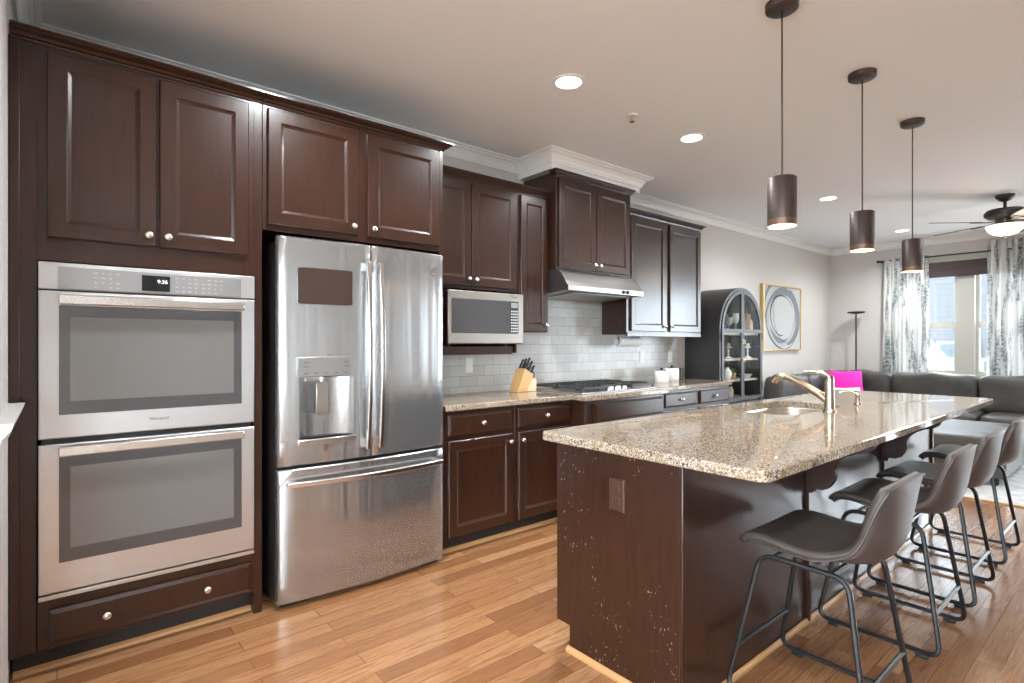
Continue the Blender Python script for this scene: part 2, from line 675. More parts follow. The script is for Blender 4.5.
def siding():
    m = M['siding']
    v = coords(m)
    sp = N(m, 'ShaderNodeSeparateXYZ')
    LK(m, v, sp.inputs[0])
    mo = N(m, 'ShaderNodeMath', operation='PINGPONG')
    LK(m, sp.outputs[2], mo.inputs[0])
    mo.inputs[1].default_value = 0.09
    LK(m, ramp(m, mo.outputs[0], [(0.0, (0.020, 0.0205, 0.0225)), (0.02, (0.030, 0.031, 0.034))]), bsdf(m).inputs['Base Color'])


siding()


def rug_mat():
    m = M['rug']
    v = coords(m)
    LK(m, ramp(m, noise(m, v, 6, 6, 0.7), [(0.35, (0.34, 0.33, 0.32)), (0.65, (0.55, 0.54, 0.52))]), bsdf(m).inputs['Base Color'])


rug_mat()

def scuffs():
    m = M['worn_wood']
    b = bsdf(m)
    src = b.inputs['Base Color'].links[0].from_socket
    v = coords(m, (1, 1, .55))
    n1 = noise(m, v, 150, 0)
    n2 = noise(m, v, 6, 1)
    k = N(m, 'ShaderNodeMath', operation='MULTIPLY')
    LK(m, ramp(m, n1, [(0.79, (0, 0, 0)), (0.815, (1, 1, 1))]), k.inputs[0])
    LK(m, ramp(m, n2, [(0.5, (0, 0, 0)), (0.56, (1, 1, 1))]), k.inputs[1])
    LK(m, mix(m, k.outputs[0], src, (0.30, 0.20, 0.14)), b.inputs['Base Color'])


scuffs()

# ------------------------------------------------------------------ the room shell
WY = 3.374          # kitchen wall
WX = 9.35           # window wall
LX = -0.14          # short wall at the left of the tall cabinet
BY = -2.20          # wall behind the camera
CZ = 2.745          # ceiling
FX = -4.0           # far left end wall

floor = struct('floor', MB().box(FX - .1, WX + .1, BY - .1, WY + .1, -0.08, 0.0), M['floor'])
ceiling = struct('ceiling', MB().box(FX - .1, WX + .1, BY - .1, WY + .1, CZ, CZ + .08), M['ceiling'])
struct('wall_kitchen', MB().box(LX, WX + .1, WY, WY + .1, 0, CZ), M['wall'])
struct('wall_left', MB().box(FX, LX, 2.0, WY + .1, 0, CZ), M['wall2'])
b = MB()
b.box(FX, -3.65, BY - .1, BY, 0, CZ)
b.box(-.95, WX, BY - .1, BY, 0, CZ)
for a_, c_ in ((-3.65, -.95),):  # opening for the added side window
    b.box(a_, c_, BY - .1, BY, 0, .4)
    b.box(a_, c_, BY - .1, BY, 2.5, CZ)
struct('wall_back', b, M['wall2'])

# window wall with two openings: window_1 (Y .85..2.6, z .82..2.42) and a glass door (Y -1.95..0.45)
b = MB()
b.box(WX, WX + .1, 2.60, WY, 0, CZ)
b.box(WX, WX + .1, 0.85, 2.60, 0, 0.82)
b.box(WX, WX + .1, 0.85, 2.60, 2.42, CZ)
b.box(WX, WX + .1, 0.45, 0.85, 0, CZ)
b.box(WX, WX + .1, -1.95, 0.45, 2.40, CZ)
b.box(WX, WX + .1, BY, -1.95, 0, CZ)
struct('wall_right', b, M['wall'])
# end wall far behind the camera's left with unseen front windows added for fill light
b = MB()
b.box(FX - .1, FX, BY, -1.7, 0, CZ)
b.box(FX - .1, FX, 1.5, 2.0, 0, CZ)
b.box(FX - .1, FX, -1.7, 1.5, 0, 0.45)
b.box(FX - .1, FX, -1.7, 1.5, 2.55, CZ)
struct('wall_front', b, M['wall2'])


def window(name, x, y0, y1, z0, z1, inward, mull=None, rail=None):
    """frame + sashes + glass of an opening in an X-wall"""
    root = bpy.data.objects.new(name, None)
    COL.objects.link(root)
    root.location = (x, (y0 + y1) / 2, z0)
    root['kind'] = 'structure'
    s = inward
    fr = MB()
    fr.ring('x', x - .05, x + .06, y0 + .001, y1 - .001, z0 + .001, z1 - .001, .05)
    # casing on the room side
    xi = x + s * .055
    xo = x + s * .075
    lo, hi = min(xi, xo), max(xi, xo)
    fr.ring('x', lo, hi, y0 - .07, y1 + .07, max(z0 - .07, .002), z1 + .07, .07)
    ys = [y0 + .05, y1 - .05]
    if mull:
        fr.box(x - .06, x + .065, mull[0], mull[1], z0, z1)
        ys = [y0 + .05, mull[0], mull[1], y1 - .05]
    build('window_frame', fr, M['vinyl'], root)
    for k in range(0, len(ys), 2):
        a, c = ys[k], ys[k + 1]
        if rail:
            sp = ((z0 + .05, rail - .0, 0.0), (rail, z1 - .05, 0.035))
        else:
            sp = ((z0 + .05, z1 - .05, 0.0),)
        for (d, e, off) in sp:
            xs = x + (-s) * off
            sb = MB()
            w = .042
            sb.ring('x', xs - .015, xs + .015, a + .0005, c - .0005, d, e, w)
            if rail and off == 0.0:
                sb.box(xs - .012 + s * .02, xs + .012 + s * .02, (a + c) / 2 - .03, (a + c) / 2 + .03, e - .006, e + .018)
            sash = build('sash', sb, M['vinyl'], root)
            build('pane', MB().box(xs - .003, xs + .003, a + w, c - w, d + w, e - w), M['glass'], sash)
    return root


window('window_1', WX + .05, 0.85, 2.60, 0.82, 2.42, -1, mull=(1.615, 1.795), rail=1.53)
window('door_2', WX + .05, -1.95, 0.45, 0.0, 2.40, -1, mull=(-0.79, -0.71))
window('added_window_front', FX - .05, -1.7, 1.5, 0.45, 2.55, 1, mull=(-.14, -.06), rail=1.53)  # unseen window, added as daylight fill from behind left



def window_y(name, y, x0, x1, z0, z1, mull):
    root = window(name, 0, -x1, -x0, z0, z1, 1, mull=(-mull[1], -mull[0]), rail=1.5)
    # built along an X-wall, then turned a quarter so it stands in the Y-wall
    root.location = ((x0 + x1) / 2, y, z0)
    root.rotation_euler = (0, 0, PI / 2)


window_y('added_window_side', BY - .05, -3.65, -.95, .4, 2.5, (-2.34, -2.26))  # unseen window added to bring more daylight into the room

# a white door in the wall behind the camera (seen in the oven glass)
dr = bpy.data.objects.new('door_1', None)
COL.objects.link(dr)
dr.location = (-0.15, BY, 0)
dr['kind'] = 'structure'
b = MB()
for a, c, d, e in ((-.68, -.60, 0, 2.12), (.30, .38, 0, 2.12), (-.68, .38, 2.04, 2.12)):
    b.box(a, c, BY, BY + .02, d, e)
build('casing', b, M['trim'], dr, bevel=.004)
build('slab', MB().box(-.60, .30, BY, BY + .03, 0.006, 2.04), M['trim'], dr)
build('door_handle', MB().lathe([(0.001, -.07), (.028, -.065), (.03, -.045), (.012, -.035), (.012, 0), (.03, 0.0)], (.24, BY + .03, .98), axis='y'), M['nickel'], dr, smooth=True)

# baseboards
def base(name, path):
    struct(name, MB().sweep(path, [(0.0, 0.0), (.014, 0.0), (.014, .085), (.006, .1), (0.0, .1)]), M['trim'])


base('baseboard_kitchen', [(6.25, WY), (WX, WY), (WX, 0.53)])
base('baseboard_back', [(WX, BY), (0.40, BY)])

# room crown; it wraps the boxed-out soffit above the hood
CROWN = [(0.0, 2.655), (.014, 2.655), (.014, 2.668), (.020, 2.674), (.026, 2.690), (.044, 2.712), (.062, 2.722), (.070, 2.722), (.070, 2.731), (.088, 2.737), (.088, CZ - .0005), (0.0, CZ - .0005)]
SX0, SX1, SY = 2.885, 3.965, 2.985
struct('trim_1', MB().sweep([(LX, 2.0), (LX, WY), (SX0, WY), (SX0, SY), (SX1, SY), (SX1, WY), (WX, WY), (WX, BY)], CROWN), M['trim'])
b = MB().box(SX0, SX1, SY, WY, 2.612, CZ - .001)
struct('trim_2', b, M['trim'])
# white vertical casing and chair rail on the short left wall
struct('trim_3', MB().box(LX, LX + .012, 2.22, 2.46, 0, CZ - .001), M['casing'], bevel=.003)
CH = [(0.0, .955), (.012, .955), (.014, .985), (.022, 1.0), (.026, 1.02), (.046, 1.045), (.050, 1.062), (0.0, 1.062)]
struct('trim_4', MB().sweep([(LX, 2.0), (LX, 2.70)], CH), M['casing'])

# tile splash-back
struct('wall_backsplash', MB().box(1.77, 5.118, WY - .010, WY, 0.895, 2.0), M['tile'])

# ------------------------------------------------------------------ cabinets
WOOD = M['wood']


def knob(parent, x, y, z):
    b = MB().lathe([(0.001, .028), (.008, .0275), (.0145, .024), (.016, .019), (.013, .014), (.0065, .011), (.0055, .006), (.008, .0), (.001, 0.0)], (x, y, z), seg=16, axis='y')
    return build('knob', b, M['nickel'], parent, smooth=True, angle=60)


def cab_door(parent, x0, x1, z0, z1, y, kn=None, fr=.058):
    d = build('door', MB().front(x0, x1, z0, z1, y, .02, ((0.0, 0.004), (0.004, 0.0), (fr, 0.0), (fr + .005, 0.004), (fr + .016, 0.009))), WOOD, parent)
    if kn:
        knob(d, kn[0], y, kn[1])
    return d


def cab_drawer(parent, x0, x1, z0, z1, y, kns=(), name='drawer'):
    d = build(name, MB().front(x0, x1, z0, z1, y, .02, ((0.0, 0.009), (0.004, 0.006), (.016, 0.0), (.019, 0.0))), WOOD, parent)
    for kx in kns:
        knob(d, kx, y, (z0 + z1) / 2)
    return d


def crown(parent, path, zb, zt, pr=.05):
    h = zt - zb
    prof = [(-.01, zb), (.006, zb), (.008, zb + h * .22), (.016, zb + h * .3), (.022, zb + h * .5), (pr - .012, zb + h * .72), (pr - .010, zb + h * .80), (pr, zb + h * .82), (pr, zt), (-.01, zt)]
    return build('crown', MB().sweep(path, prof), WOOD, parent)


F = 2.764       # face of the tall cabinets
D = .02         # door thickness
FD = F - D      # door faces

# --- tall oven cabinet
t = thing('oven_cabinet', (0.314, 3.07, 0), 'tall dark brown cabinet at the left wall housing the two ovens', 'cabinet')
b = MB()
b.box(-.135, -.06, F, 3.36, .10, 2.43)       # left stile and side
b.box(.715, .752, F, 3.36, 0.0, 2.43)        # right side
b.box(-.06, .715, F, 3.36, 1.60, 2.43)       # upper box
b.box(-.06, .715, F, 3.36, .10, .293)        # lower box
b.box(-.06, .715, 3.34, 3.36, .293, 1.60)
build('body', b, WOOD, t, bevel=.0015)
build('filler_strip', MB().box(-.138, -.108, F - .012, F, .10, 2.43), WOOD, t, bevel=.002)
build('toe_kick', MB().box(-.13, .715, F + .065, F + .08, 0, .10), M['toe'], t)
cab_door(t, -.03, .325, 1.690, 2.405, FD, (.297, 1.735))
cab_door(t, .336, .690, 1.690, 2.405, FD, (.366, 1.735))
cab_drawer(t, -.025, .70, .118, .252, FD, (.155, .515))
crown(t, [(-.135, F), (.7525, F)], 2.425, 2.468, .052)
build('shoe_molding', MB().prism([(F + .065, 0), (F + .047, 0), (F + .051, .012), (F + .065, .02)], 'x', -.13, .752), M['oak_trim'], t)

# --- bridge cabinet over the refrigerator with its end panel
t = thing('fridge_cabinet', (1.26, 3.07, 1.82), 'dark brown two-door cabinet bridging over the steel refrigerator', 'cabinet')
b = MB()
b.box(.754, 1.742, F, 3.36, 1.825, 2.43)
build('body', b, WOOD, t, bevel=.0015)
build('end_panel', MB().box(1.744, 1.768, F - .002, 3.36, 0, 2.43), WOOD, t, bevel=.0015)
cab_door(t, .775, 1.230, 1.853, 2.408, FD, (1.20, 1.898))
cab_door(t, 1.284, 1.738, 1.853, 2.408, FD, (1.314, 1.898))
crown(t, [(.7545, F), (1.768, F), (1.768, 3.28)], 2.425, 2.468, .052)

# --- uppers
U = 3.075
UD = U - D
t = thing('microwave_cabinet', (2.19, 3.22, 1.21), 'upper cabinet beside the refrigerator with an open shelf holding the microwave', 'cabinet')
b = MB()
b.box(1.772, 2.622, U, 3.36, 1.655, 2.41)
b.box(1.772, 1.790, U, 3.36, 1.21, 1.655)
b.box(2.604, 2.622, U + .01, 3.36, 1.21, 1.655)
build('body', b, WOOD, t, bevel=.0015)
build('shelf', MB().box(1.790, 2.50, 2.985, 3.36, 1.205, 1.262), WOOD, t, bevel=.003)
build('back_board', MB().box(1.79, 2.604, 3.35, 3.36, 1.262, 1.655), M['toe'], t)
cab_door(t, 1.790, 2.188, 1.675, 2.385, UD, (2.163, 1.722))
cab_door(t, 2.196, 2.596, 1.675, 2.385, UD, (2.222, 1.722))
crown(t, [(1.822, U), (2.624, U)], 2.402, 2.452, .045)

t = thing('narrow_upper_cabinet', (2.78, 3.22, 1.365), 'narrow single-door upper cabinet between the microwave and the range hood', 'cabinet')
b = MB().box(2.626, 2.926, U, 3.36, 1.365, 2.41)
build('body', b, WOOD, t, bevel=.0015)
cab_door(t, 2.640, 2.914, 1.372, 2.385, UD, (2.892, 1.42), fr=.055)
crown(t, [(2.626, U), (2.925, U)], 2.402, 2.452, .045)

H = 2.985
HD = H - D
t = thing('hood_cabinet', (3.385, 3.17, 1.85), 'two-door upper cabinet standing forward above the range hood', 'cabinet')
b = MB().box(2.930, 3.835, H, 3.36, 1.850, 2.60)
build('body', b, WOOD, t, bevel=.0015)
cab_door(t, 2.952, 3.375, 1.868, 2.555, HD, (3.348, 1.915))
cab_door(t, 3.385, 3.806, 1.868, 2.555, HD, (3.412, 1.915))
crown(t, [(2.930, 3.03), (2.930, H), (3.835, H), (3.835, 3.06)], 2.568, 2.611, .035)

t = thing('right_upper_cabinet', (4.49, 3.22, 1.36), 'two-door upper cabinet right of the range hood above the canisters', 'cabinet')
b = MB().box(3.895, 5.095, U, 3.36, 1.362, 2.45)
build('body', b, WOOD, t, bevel=.0015)
cab_door(t, 3.945, 4.475, 1.392, 2.425, UD, (4.448, 1.44))
cab_door(t, 4.540, 5.080, 1.392, 2.425, UD, (4.567, 1.44))
build('light_rail', MB().box(3.897, 5.093, U - .012, U, 1.345, 1.382), WOOD, t, bevel=.002)
crown(t, [(3.900, U), (5.095, U), (5.095, 3.36)], 2.440, 2.485, .045)

# --- base cabinets
def base_cab(name, x0, x1, face, label, fronts):
    t = thing(name, ((x0 + x1) / 2, (face + 3.36) / 2, 0), label, 'cabinet')
    b = MB().box(x0, x1, face, 3.36, .10, .872)
    build('body', b, WOOD, t, bevel=.0015)
    build('toe_kick', MB().box(x0, x1, face + .065, face + .08, 0, .10), M['toe'], t)
    build('shoe_molding', MB().prism([(face + .065, 0), (face + .047, 0), (face + .051, .012), (face + .065, .02)], 'x', x0, x1), M['oak_trim'], t)
    for f in fronts:
        k, a, c, z0, z1, kn = f
        if k == 'door':
            cab_door(t, a, c, z0, z1, face - D, kn)
        else:
            cab_drawer(t, a, c, z0, z1, face - D, kn)
    return t


base_cab('base_cabinet', 1.772, 2.328, F, 'dark base cabinet right beside the refrigerator, with one drawer over one door',
         [('drawer', 1.800, 2.302, .722, .848, (2.05,)), ('door', 1.800, 2.302, .112, .690, (2.275, .640))])
base_cab('base_cabinet', 2.330, 2.868, F, 'dark base cabinet under the knife block, second along from the refrigerator',
         [('drawer', 2.352, 2.845, .722, .848, (2.60,)), ('door', 2.352, 2.845, .112, .690, (2.38, .640))])
BF = 2.63
base_cab('cooktop_cabinet', 2.870, 3.815, BF, 'dark base cabinet standing forward under the gas cooktop', [
    ('drawer', 2.955, 3.785, .715, .85, ()), ('door', 2.955, 3.366, .112, .685, (3.34, .64)), ('door', 3.374, 3.785, .112, .685, (3.40, .64))])
base_cab('base_cabinet', 3.817, 4.528, F, 'base cabinet just right of the cooktop, with pale light on its single drawer',
         [('drawer', 4.00, 4.500, .722, .848, (4.25,)), ('door', 3.84, 4.500, .112, .690, (4.47, .64))])
base_cab('base_cabinet', 4.530, 5.098, F, 'last base cabinet of the run, next to the arched display cabinet',
         [('drawer', 4.556, 5.075, .722, .848, (4.815,)), ('door', 4.556, 5.075, .112, .690, (4.58, .64))])

b = MB().prism([(1.771, F - .034), (2.846, F - .034), (2.846, BF - .034), (3.838, BF - .034), (3.838, F - .034), (5.112, F - .034), (5.112, WY - .0105), (1.771, WY - .0105)], 'z', .873, .910)
o = build('countertop', b, M['granite'], None, loc=(3.4, 3.05, .873), bevel=.006)
tag(o, 'speckled granite countertop along the wall under the upper cabinets', 'countertop')

# ------------------------------------------------------------------ double wall oven
t = thing('wall_oven', (.329, 3.05, .294), 'stainless double wall oven built into the tall cabinet', 'oven')
OY = 2.738
X0, X1 = -.055, .712
build('oven_body', MB().box(X0 + .01, X1 - .01, F - .001, 3.33, .30, 1.592), M['black'], t)
build('control_panel', MB().box(X0, X1, OY, F - .001, 1.489, 1.594), M['oven_steel'], t, bevel=.003)
cp = build('control_glass', MB().box(.005, .654, OY - .003, OY, 1.492, 1.578), M['panel_gray'], t, bevel=.002)
build('display', MB().box(.272, .372, OY - .005, OY - .003, 1.500, 1.566), M['screen'], cp)
text('digits', '9:36', .022, (.345, OY - .0055, 1.541), (PI / 2, 0, 0), M['digits'], cp, .0004)
b = MB()
for cx_, n_, m_ in ((.155, 4, 4), (.435, 4, 4), (.535, 4, 4)):
    for i in range(n_):
        for j in range(m_):
            if random.random() < .86:
                x_ = cx_ + (i - 1.5) * .024
                z_ = 1.505 + j * .0185
                w_ = random.choice((.003, .005, .007))
                build('touch_key', MB().box(x_ - w_, x_ + w_, OY - .0036, OY - .003, z_ - .0016, z_ + .0016), M['mark'], cp)


def oven_door(z0, z1, gz0, gz1):
    d = build('oven_door', MB().front(X0, X1, z0, z1, OY, .024, ((0.0, 0.004), (0.004, 0.0))), M['oven_steel'], t, bevel=.001)
    g = build('window', MB().box(.006, .656, OY - .003, OY + .0, gz0, gz1), M['oven_glass'], d, bevel=.002)
    build('inner_glass', MB().box(.040, .622, OY - .0036, OY - .003, gz0 + .052, gz1 - .045), M['oven_inner'], d)
    # wide flat handle bar on two posts
    h = MB()
    zc = gz1 + .021
    h.box(.004, .658, OY - .052, OY - .036, zc - .019, zc + .019)
    h.box(.012, .036, OY - .037, OY, zc - .012, zc + .012)
    h.box(.626, .650, OY - .037, OY, zc - .012, zc + .012)
    build('handle', h, M['handle'], d, bevel=.005)
    return d


d1 = oven_door(.912, 1.484, 1.003, 1.428)
d2 = oven_door(.318, .890, .432, .845)
text('maker_mark', 'Whirlpool', .017, (.333, OY - .0007, .962), (PI / 2, 0, 0), M['darkmark'], d1, .0006)
build('bottom_vent', MB().box(X0, X1, OY + .004, F - .001, .294, .312), M['oven_steel'], t, bevel=.002)

# ------------------------------------------------------------------ refrigerator
t = thing('refrigerator', (1.27, 3.03, 0), 'stainless steel french-door refrigerator with water dispenser', 'refrigerator')
RX0, RX1 = .806, 1.736
RC, RH = (RX0 + RX1) / 2, (RX1 - RX0) / 2


def yf(x):
    return 2.672 + .030 * ((x - RC) / RH) ** 2


def fridge_panel(name, x0, x1, z0, z1, hole=None, lab=None):
    xs = [x0, x0 + .004, x0 + .012] + [x0 + .012 + (x1 - x0 - .024) * k / 14 for k in range(1, 14)] + [x1 - .012, x1 - .004, x1]
    zs = [z0, z0 + .006] + [z0 + .006 + (z1 - z0 - .012) * k / 8 for k in range(1, 8)] + [z1 - .006, z1]
    if hole:
        xs = sorted([x for x in xs if abs(x - hole[0]) > .012 and abs(x - hole[1]) > .012] + [hole[0], hole[1]])
        zs = sorted([z for z in zs if abs(z - hole[2]) > .03 and abs(z - hole[3]) > .03] + [hole[2], hole[3]])
    b = MB()

    def yy(x, z):
        e = min(x - x0, x1 - x)
        q = 0.0
        if e < .012:
            q += .012 * (1 - e / .012) ** 2
        g = min(z - z0, z1 - z)
        if g < .006:
            q += .005 * (1 - g / .006)
        return yf(x) + q
    P = [[(x, yy(x, z), z) for z in zs] for x in xs]
    nz = len(zs)
    fs = []
    for i in range(len(xs) - 1):
        for j in range(nz - 1):
            if hole and hole[0] - 1e-6 <= xs[i] and xs[i + 1] <= hole[1] + 1e-6 and hole[2] - 1e-6 <= zs[j] and zs[j + 1] <= hole[3] + 1e-6:
                continue
            fs.append((i * nz + j, (i + 1) * nz + j, (i + 1) * nz + j + 1, i * nz + j + 1))
    b.add([p for r in P for p in r], fs)
    yb = 2.745
    # sides
    L = [P[0][j] for j in range(nz)]
    R_ = [P[-1][j] for j in range(nz)]
    for row in (L, R_):
        b.grid([row, [(p[0], yb, p[2]) for p in row]])
    for j in (0, nz - 1):
        row = [P[i][j] for i in range(len(xs))]
        b.grid([row, [(p[0], yb, p[2]) for p in row]])
    b.grid([[(x0, yb, z0), (x0, yb, z1)], [(x1, yb, z0), (x1, yb, z1)]])
    if hole:
        dpt = .055
        a, c, d, e = hole
        mid = (a + c) / 2
        # recess with a rounded back
        ar = [(a + (c - a) * k / 12, ) for k in range(13)]
        back = [(x, yf(x) + dpt * (1 - abs((x - mid) / ((c - a) / 2)) ** 4)) for (x,) in ar]
        b.grid([[(x, y, d) for x, y in back], [(x, y, e) for x, y in back]])
        for z in (d, e):
            b.grid([[(x, y, z) for x, y in back], [(x, yf(x), z) for x, y in back]])
    return build(name, b, M['steel'], t, smooth=True, angle=35)


build('cabinet_shell', MB().box(RX0 + .004, RX1 - .004, 2.75, 3.34, .03, 1.775), M['fridge_side'], t, bevel=.004)
build('kick_plate', MB().box(RX0 + .02, RX1 - .02, 2.745, 2.78, .0, .045), M['black'], t)
build('gasket', MB().box(RX0 + .012, RX1 - .012, 2.744, 2.752, .03, 1.77), M['black'], t)
ld = fridge_panel('fridge_door', RX0, RC - .003, .688, 1.795, hole=(.902, 1.172, .812, 1.112))
rd = fridge_panel('fridge_door', RC + .003, RX1, .688, 1.795)
fz = fridge_panel('freezer_drawer', RX0, RX1, .028, .672)


def vbar(parent, x, z0, z1):
    pts = []
    n = 18
    for k in range(n + 1):
        u = k / n
        pts.append((x, yf(x) - .030 - .028 * math.sin(PI * u), z0 + (z1 - z0) * u))
    b = MB()
    rows = []
    for (px, py, pz) in pts:
        rows.append([(px - .014, py, pz), (px - .010, py - .012, pz), (px + .010, py - .012, pz), (px + .014, py, pz), (px + .010, py + .009, pz), (px - .010, py + .009, pz)])
    b.rings(rows, cap_first=True)
    for z in (z0 + .006, z1 - .05):
        b.box(x - .010, x + .010, yf(x) - .036, yf(x) + .004, z, z + .044)
    return build('handle', b, M['handle'], parent, bevel=.002)


vbar(ld, RC - .034, .735, 1.705)
vbar(rd, RC + .036, .735, 1.705)
b = MB()
rows = []
for k in range(25):
    x = .838 + (1.700 - .838) * k / 24
    u = (x - RC) / RH
    y = yf(x) - .034 - .022 * math.cos(u * PI / 2)
    z = .604
    rows.append([(x, y, z - .016), (x, y - .011, z - .011), (x, y - .011, z + .011), (x, y, z + .016), (x, y + .009, z + .011), (x, y + .009, z - .011)])
b.rings(rows, cap_first=True)
b.box(.842, .885, yf(.86) - .045, yf(.86) + .004, .592, .616)
b.box(1.655, 1.698, yf(1.68) - .045, yf(1.68) + .004, .592, .616)
build('handle', b, M['handle'], fz, bevel=.002)
# dispenser pieces
dc = build('dispenser_controls', MB().box(.888, 1.186, yf(1.03) - .006, yf(1.03) + .030, 1.116, 1.214), M['panel_gray'], ld, bevel=.004)
b = MB()
for z_ in (1.187, 1.166):
    for x_ in (.93, 1.135):
        build('touch_key', MB().box(x_ - .012, x_ + .012, yf(1.03) - .0066, yf(1.03) - .006, z_ - .0016, z_ + .0016), M['darkmark'], dc)
for k in range(5):
    build('touch_key', MB().box(.93 + k * .05 - .008, .93 + k * .05 + .008, yf(1.03) - .0066, yf(1.03) - .006, 1.132, 1.136), M['darkmark'], dc)
build('dispenser_paddle', MB().box(.986, 1.046, yf(1.03) + .012, yf(1.03) + .020, .925, 1.088), M['micro_steel'], ld, bevel=.003)
build('spout', MB().lathe([(.001, 0), (.010, 0), (.012, .03), (.012, .05)], (1.020, yf(1.03) + .03, 1.075), seg=14), M['nickel'], ld, smooth=True)
build('drip_tray', MB().box(.890, 1.184, yf(1.03) - .012, yf(1.03) + .055, .782, .812), M['handle'], ld, bevel=.004)
# round maker's mark on the right door
mk = build('maker_mark', MB().lathe([(.001, .003), (.024, .003), (.026, 0), (.001, 0)], (1.655, yf(1.655) - .0006, 1.693), seg=28, axis='y'), M['handle'], rd, smooth=True)
text('letters', 'GE', .022, (1.655, yf(1.655) - .0042, 1.693), (PI / 2, 0, 0), M['darkmark'], rd, .0004)
# dark board stuck on the left door
rows = []
for k in range(13):
    x = .893 + .267 * k / 12
    q = .004 * (1 if k in (0, 12) else 0)
    rows.append([(x, yf(x) - .0015, 1.474 + q), (x, yf(x) - .010, 1.474 + q), (x, yf(x) - .010, 1.650 - q), (x, yf(x) - .0015, 1.650 - q)])
o = build('memo_board', MB().rings(rows, cap_first=True), M['brownplate'], None, loc=(1.026, yf(1.02), 1.474), smooth=True, angle=30)
tag(o, 'small dark brown memo board stuck on the refrigerator\'s left door', 'memo board')

# ------------------------------------------------------------------ microwave
t = thing('microwave', (2.24, 3.14, 1.262), 'stainless and black microwave on the open shelf under a cabinet', 'microwave')
MY = 2.935
build('case', MB().box(1.922, 2.552, MY + .012, 3.30, 1.275, 1.622), M['black'], t, bevel=.004)
mf = build('front_panel', MB().box(1.918, 2.556, MY, MY + .013, 1.280, 1.628), M['micro_steel'], t, bevel=.004)
build('window', MB().box(1.945, 2.430, MY - .003, MY, 1.348, 1.575), M['oven_glass'], mf, bevel=.002)
kp = build('keypad', MB().box(2.432, 2.508, MY - .003, MY, 1.348, 1.575), M['black'], mf, bevel=.001)
build('display', MB().box(2.440, 2.500, MY - .004, MY - .003, 1.530, 1.565), M['lcd'], kp)
b = MB()
for i in range(4):
    for j in range(8):
        b.box(2.440 + i * .0165, 2.450 + i * .0165, MY - .0038, MY - .003, 1.360 + j * .020, 1.370 + j * .020)
build('buttons', b, M['mark'], kp)
text('maker_mark', 'Panasonic', .015, (2.475, MY - .0006, 1.604), (PI / 2, 0, 0), M['darkmark'], mf, .0005)
for x_ in (1.96, 2.44):
    for y_ in (3.0, 3.26):
        b = MB().lathe([(.001, 1.262), (.016, 1.262), (.014, 1.276), (.001, 1.276)], (x_, y_, 0), seg=12)
        build('foot', b, M['black'], t)

o = build('storage_box', MB().box(1.800, 1.862, 3.02, 3.30, 1.2625, 1.60), M['red'], None, loc=(1.83, 3.16, 1.2625), bevel=.004)
tag(o, 'thin red box standing on the shelf left of the microwave', 'box')

# ------------------------------------------------------------------ range hood
t = thing('range_hood', (3.385, 3.1, 1.65), 'stainless under-cabinet range hood above the gas cooktop', 'range hood')
HX0, HX1 = 2.932, 3.852
prof = [(3.30, 1.849), (2.992, 1.849), (2.965, 1.842), (2.930, 1.815), (2.900, 1.775), (2.872, 1.728), (2.858, 1.722), (2.858, 1.682), (2.866, 1.678), (2.90, 1.682), (3.30, 1.655)]
build('canopy', MB().prism(prof, 'x', HX0 + .004, HX1), M['hood_steel'], t, bevel=.002)
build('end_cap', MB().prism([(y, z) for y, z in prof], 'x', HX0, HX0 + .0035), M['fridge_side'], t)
build('filter', MB().prism([(2.93, 1.676), (3.26, 1.654), (3.26, 1.650), (2.93, 1.672)], 'x', 3.05, 3.74), M['panel_gray'], t)
for x_ in (3.585, 3.638):
    build('knob', MB().lathe([(.001, .016), (.012, .015), (.015, .004), (.015, 0), (.001, 0)], (x_, 2.858, 1.702), seg=16, axis='y'), M['black'], t, smooth=True)

# ------------------------------------------------------------------ gas cooktop
CZT = .910
t = thing('gas_cooktop', (3.35, 3.0, CZT), 'black five-burner gas cooktop with iron grates on the granite', 'cooktop')
build('tray', MB().box(2.905, 3.785, 2.690, 3.245, CZT, CZT + .012), M['hood_steel'], t, bevel=.004)
burn = [(3.08, 2.86), (3.08, 3.11), (3.345, 3.02), (3.61, 2.86), (3.61, 3.11)]
for bx, by in burn:
    q = build('burner', MB().lathe([(.05, CZT + .012), (.048, CZT + .022), (.034, CZT + .025), (.032, CZT + .034), (.001, CZT + .036)], (bx, by, 0), seg=20), M['iron'], t, smooth=True)
gz = CZT + .044
for gx0, gx1 in ((2.915, 3.200), (3.205, 3.485), (3.490, 3.775)):
    b = MB()
    y0_, y1_ = 2.70 if not (3.2 < gx0 < 3.4) else 2.80, 3.235
    r_ = .007
    for y_ in (y0_, (y0_ + y1_) / 2, y1_):
        b.box(gx0, gx1, y_ - r_, y_ + r_, gz - .012, gz + .004)
    for x_ in (gx0 + r_, (gx0 + gx1) / 2, gx1 - r_):
        b.box(x_ - r_, x_ + r_, y0_, y1_, gz - .012, gz + .004)
    for k in range(5):
        x_ = gx0 + .03 + (gx1 - gx0 - .06) * k / 4
        for yc in (y0_ + .13, y1_ - .13):
            b.box(x_ - .005, x_ + .005, yc - .09, yc + .09, gz - .004, gz + .010)
    for x_ in (gx0 + .006, gx1 - .006):
        for y_ in (y0_ + .006, y1_ - .006):
            b.box(x_ - .007, x_ + .007, y_ - .007, y_ + .007, CZT + .012, gz)
    build('grate', b, M['iron'], t, bevel=.002)
for k in range(5):
    build('knob', MB().lathe([(.001, CZT + .040), (.016, CZT + .039), (.018, CZT + .030), (.019, CZT + .012), (.001, CZT + .012)], (3.255 + k * .045, 2.735 + (0.02 if k % 2 else 0), 0), seg=16), M['chrome'], t, smooth=True)

# ------------------------------------------------------------------ knife block on the counter
t = thing('knife_block', (2.76, 3.19, .910), 'wooden knife block full of black-handled knives beside the cooktop', 'knife block')
b = MB()
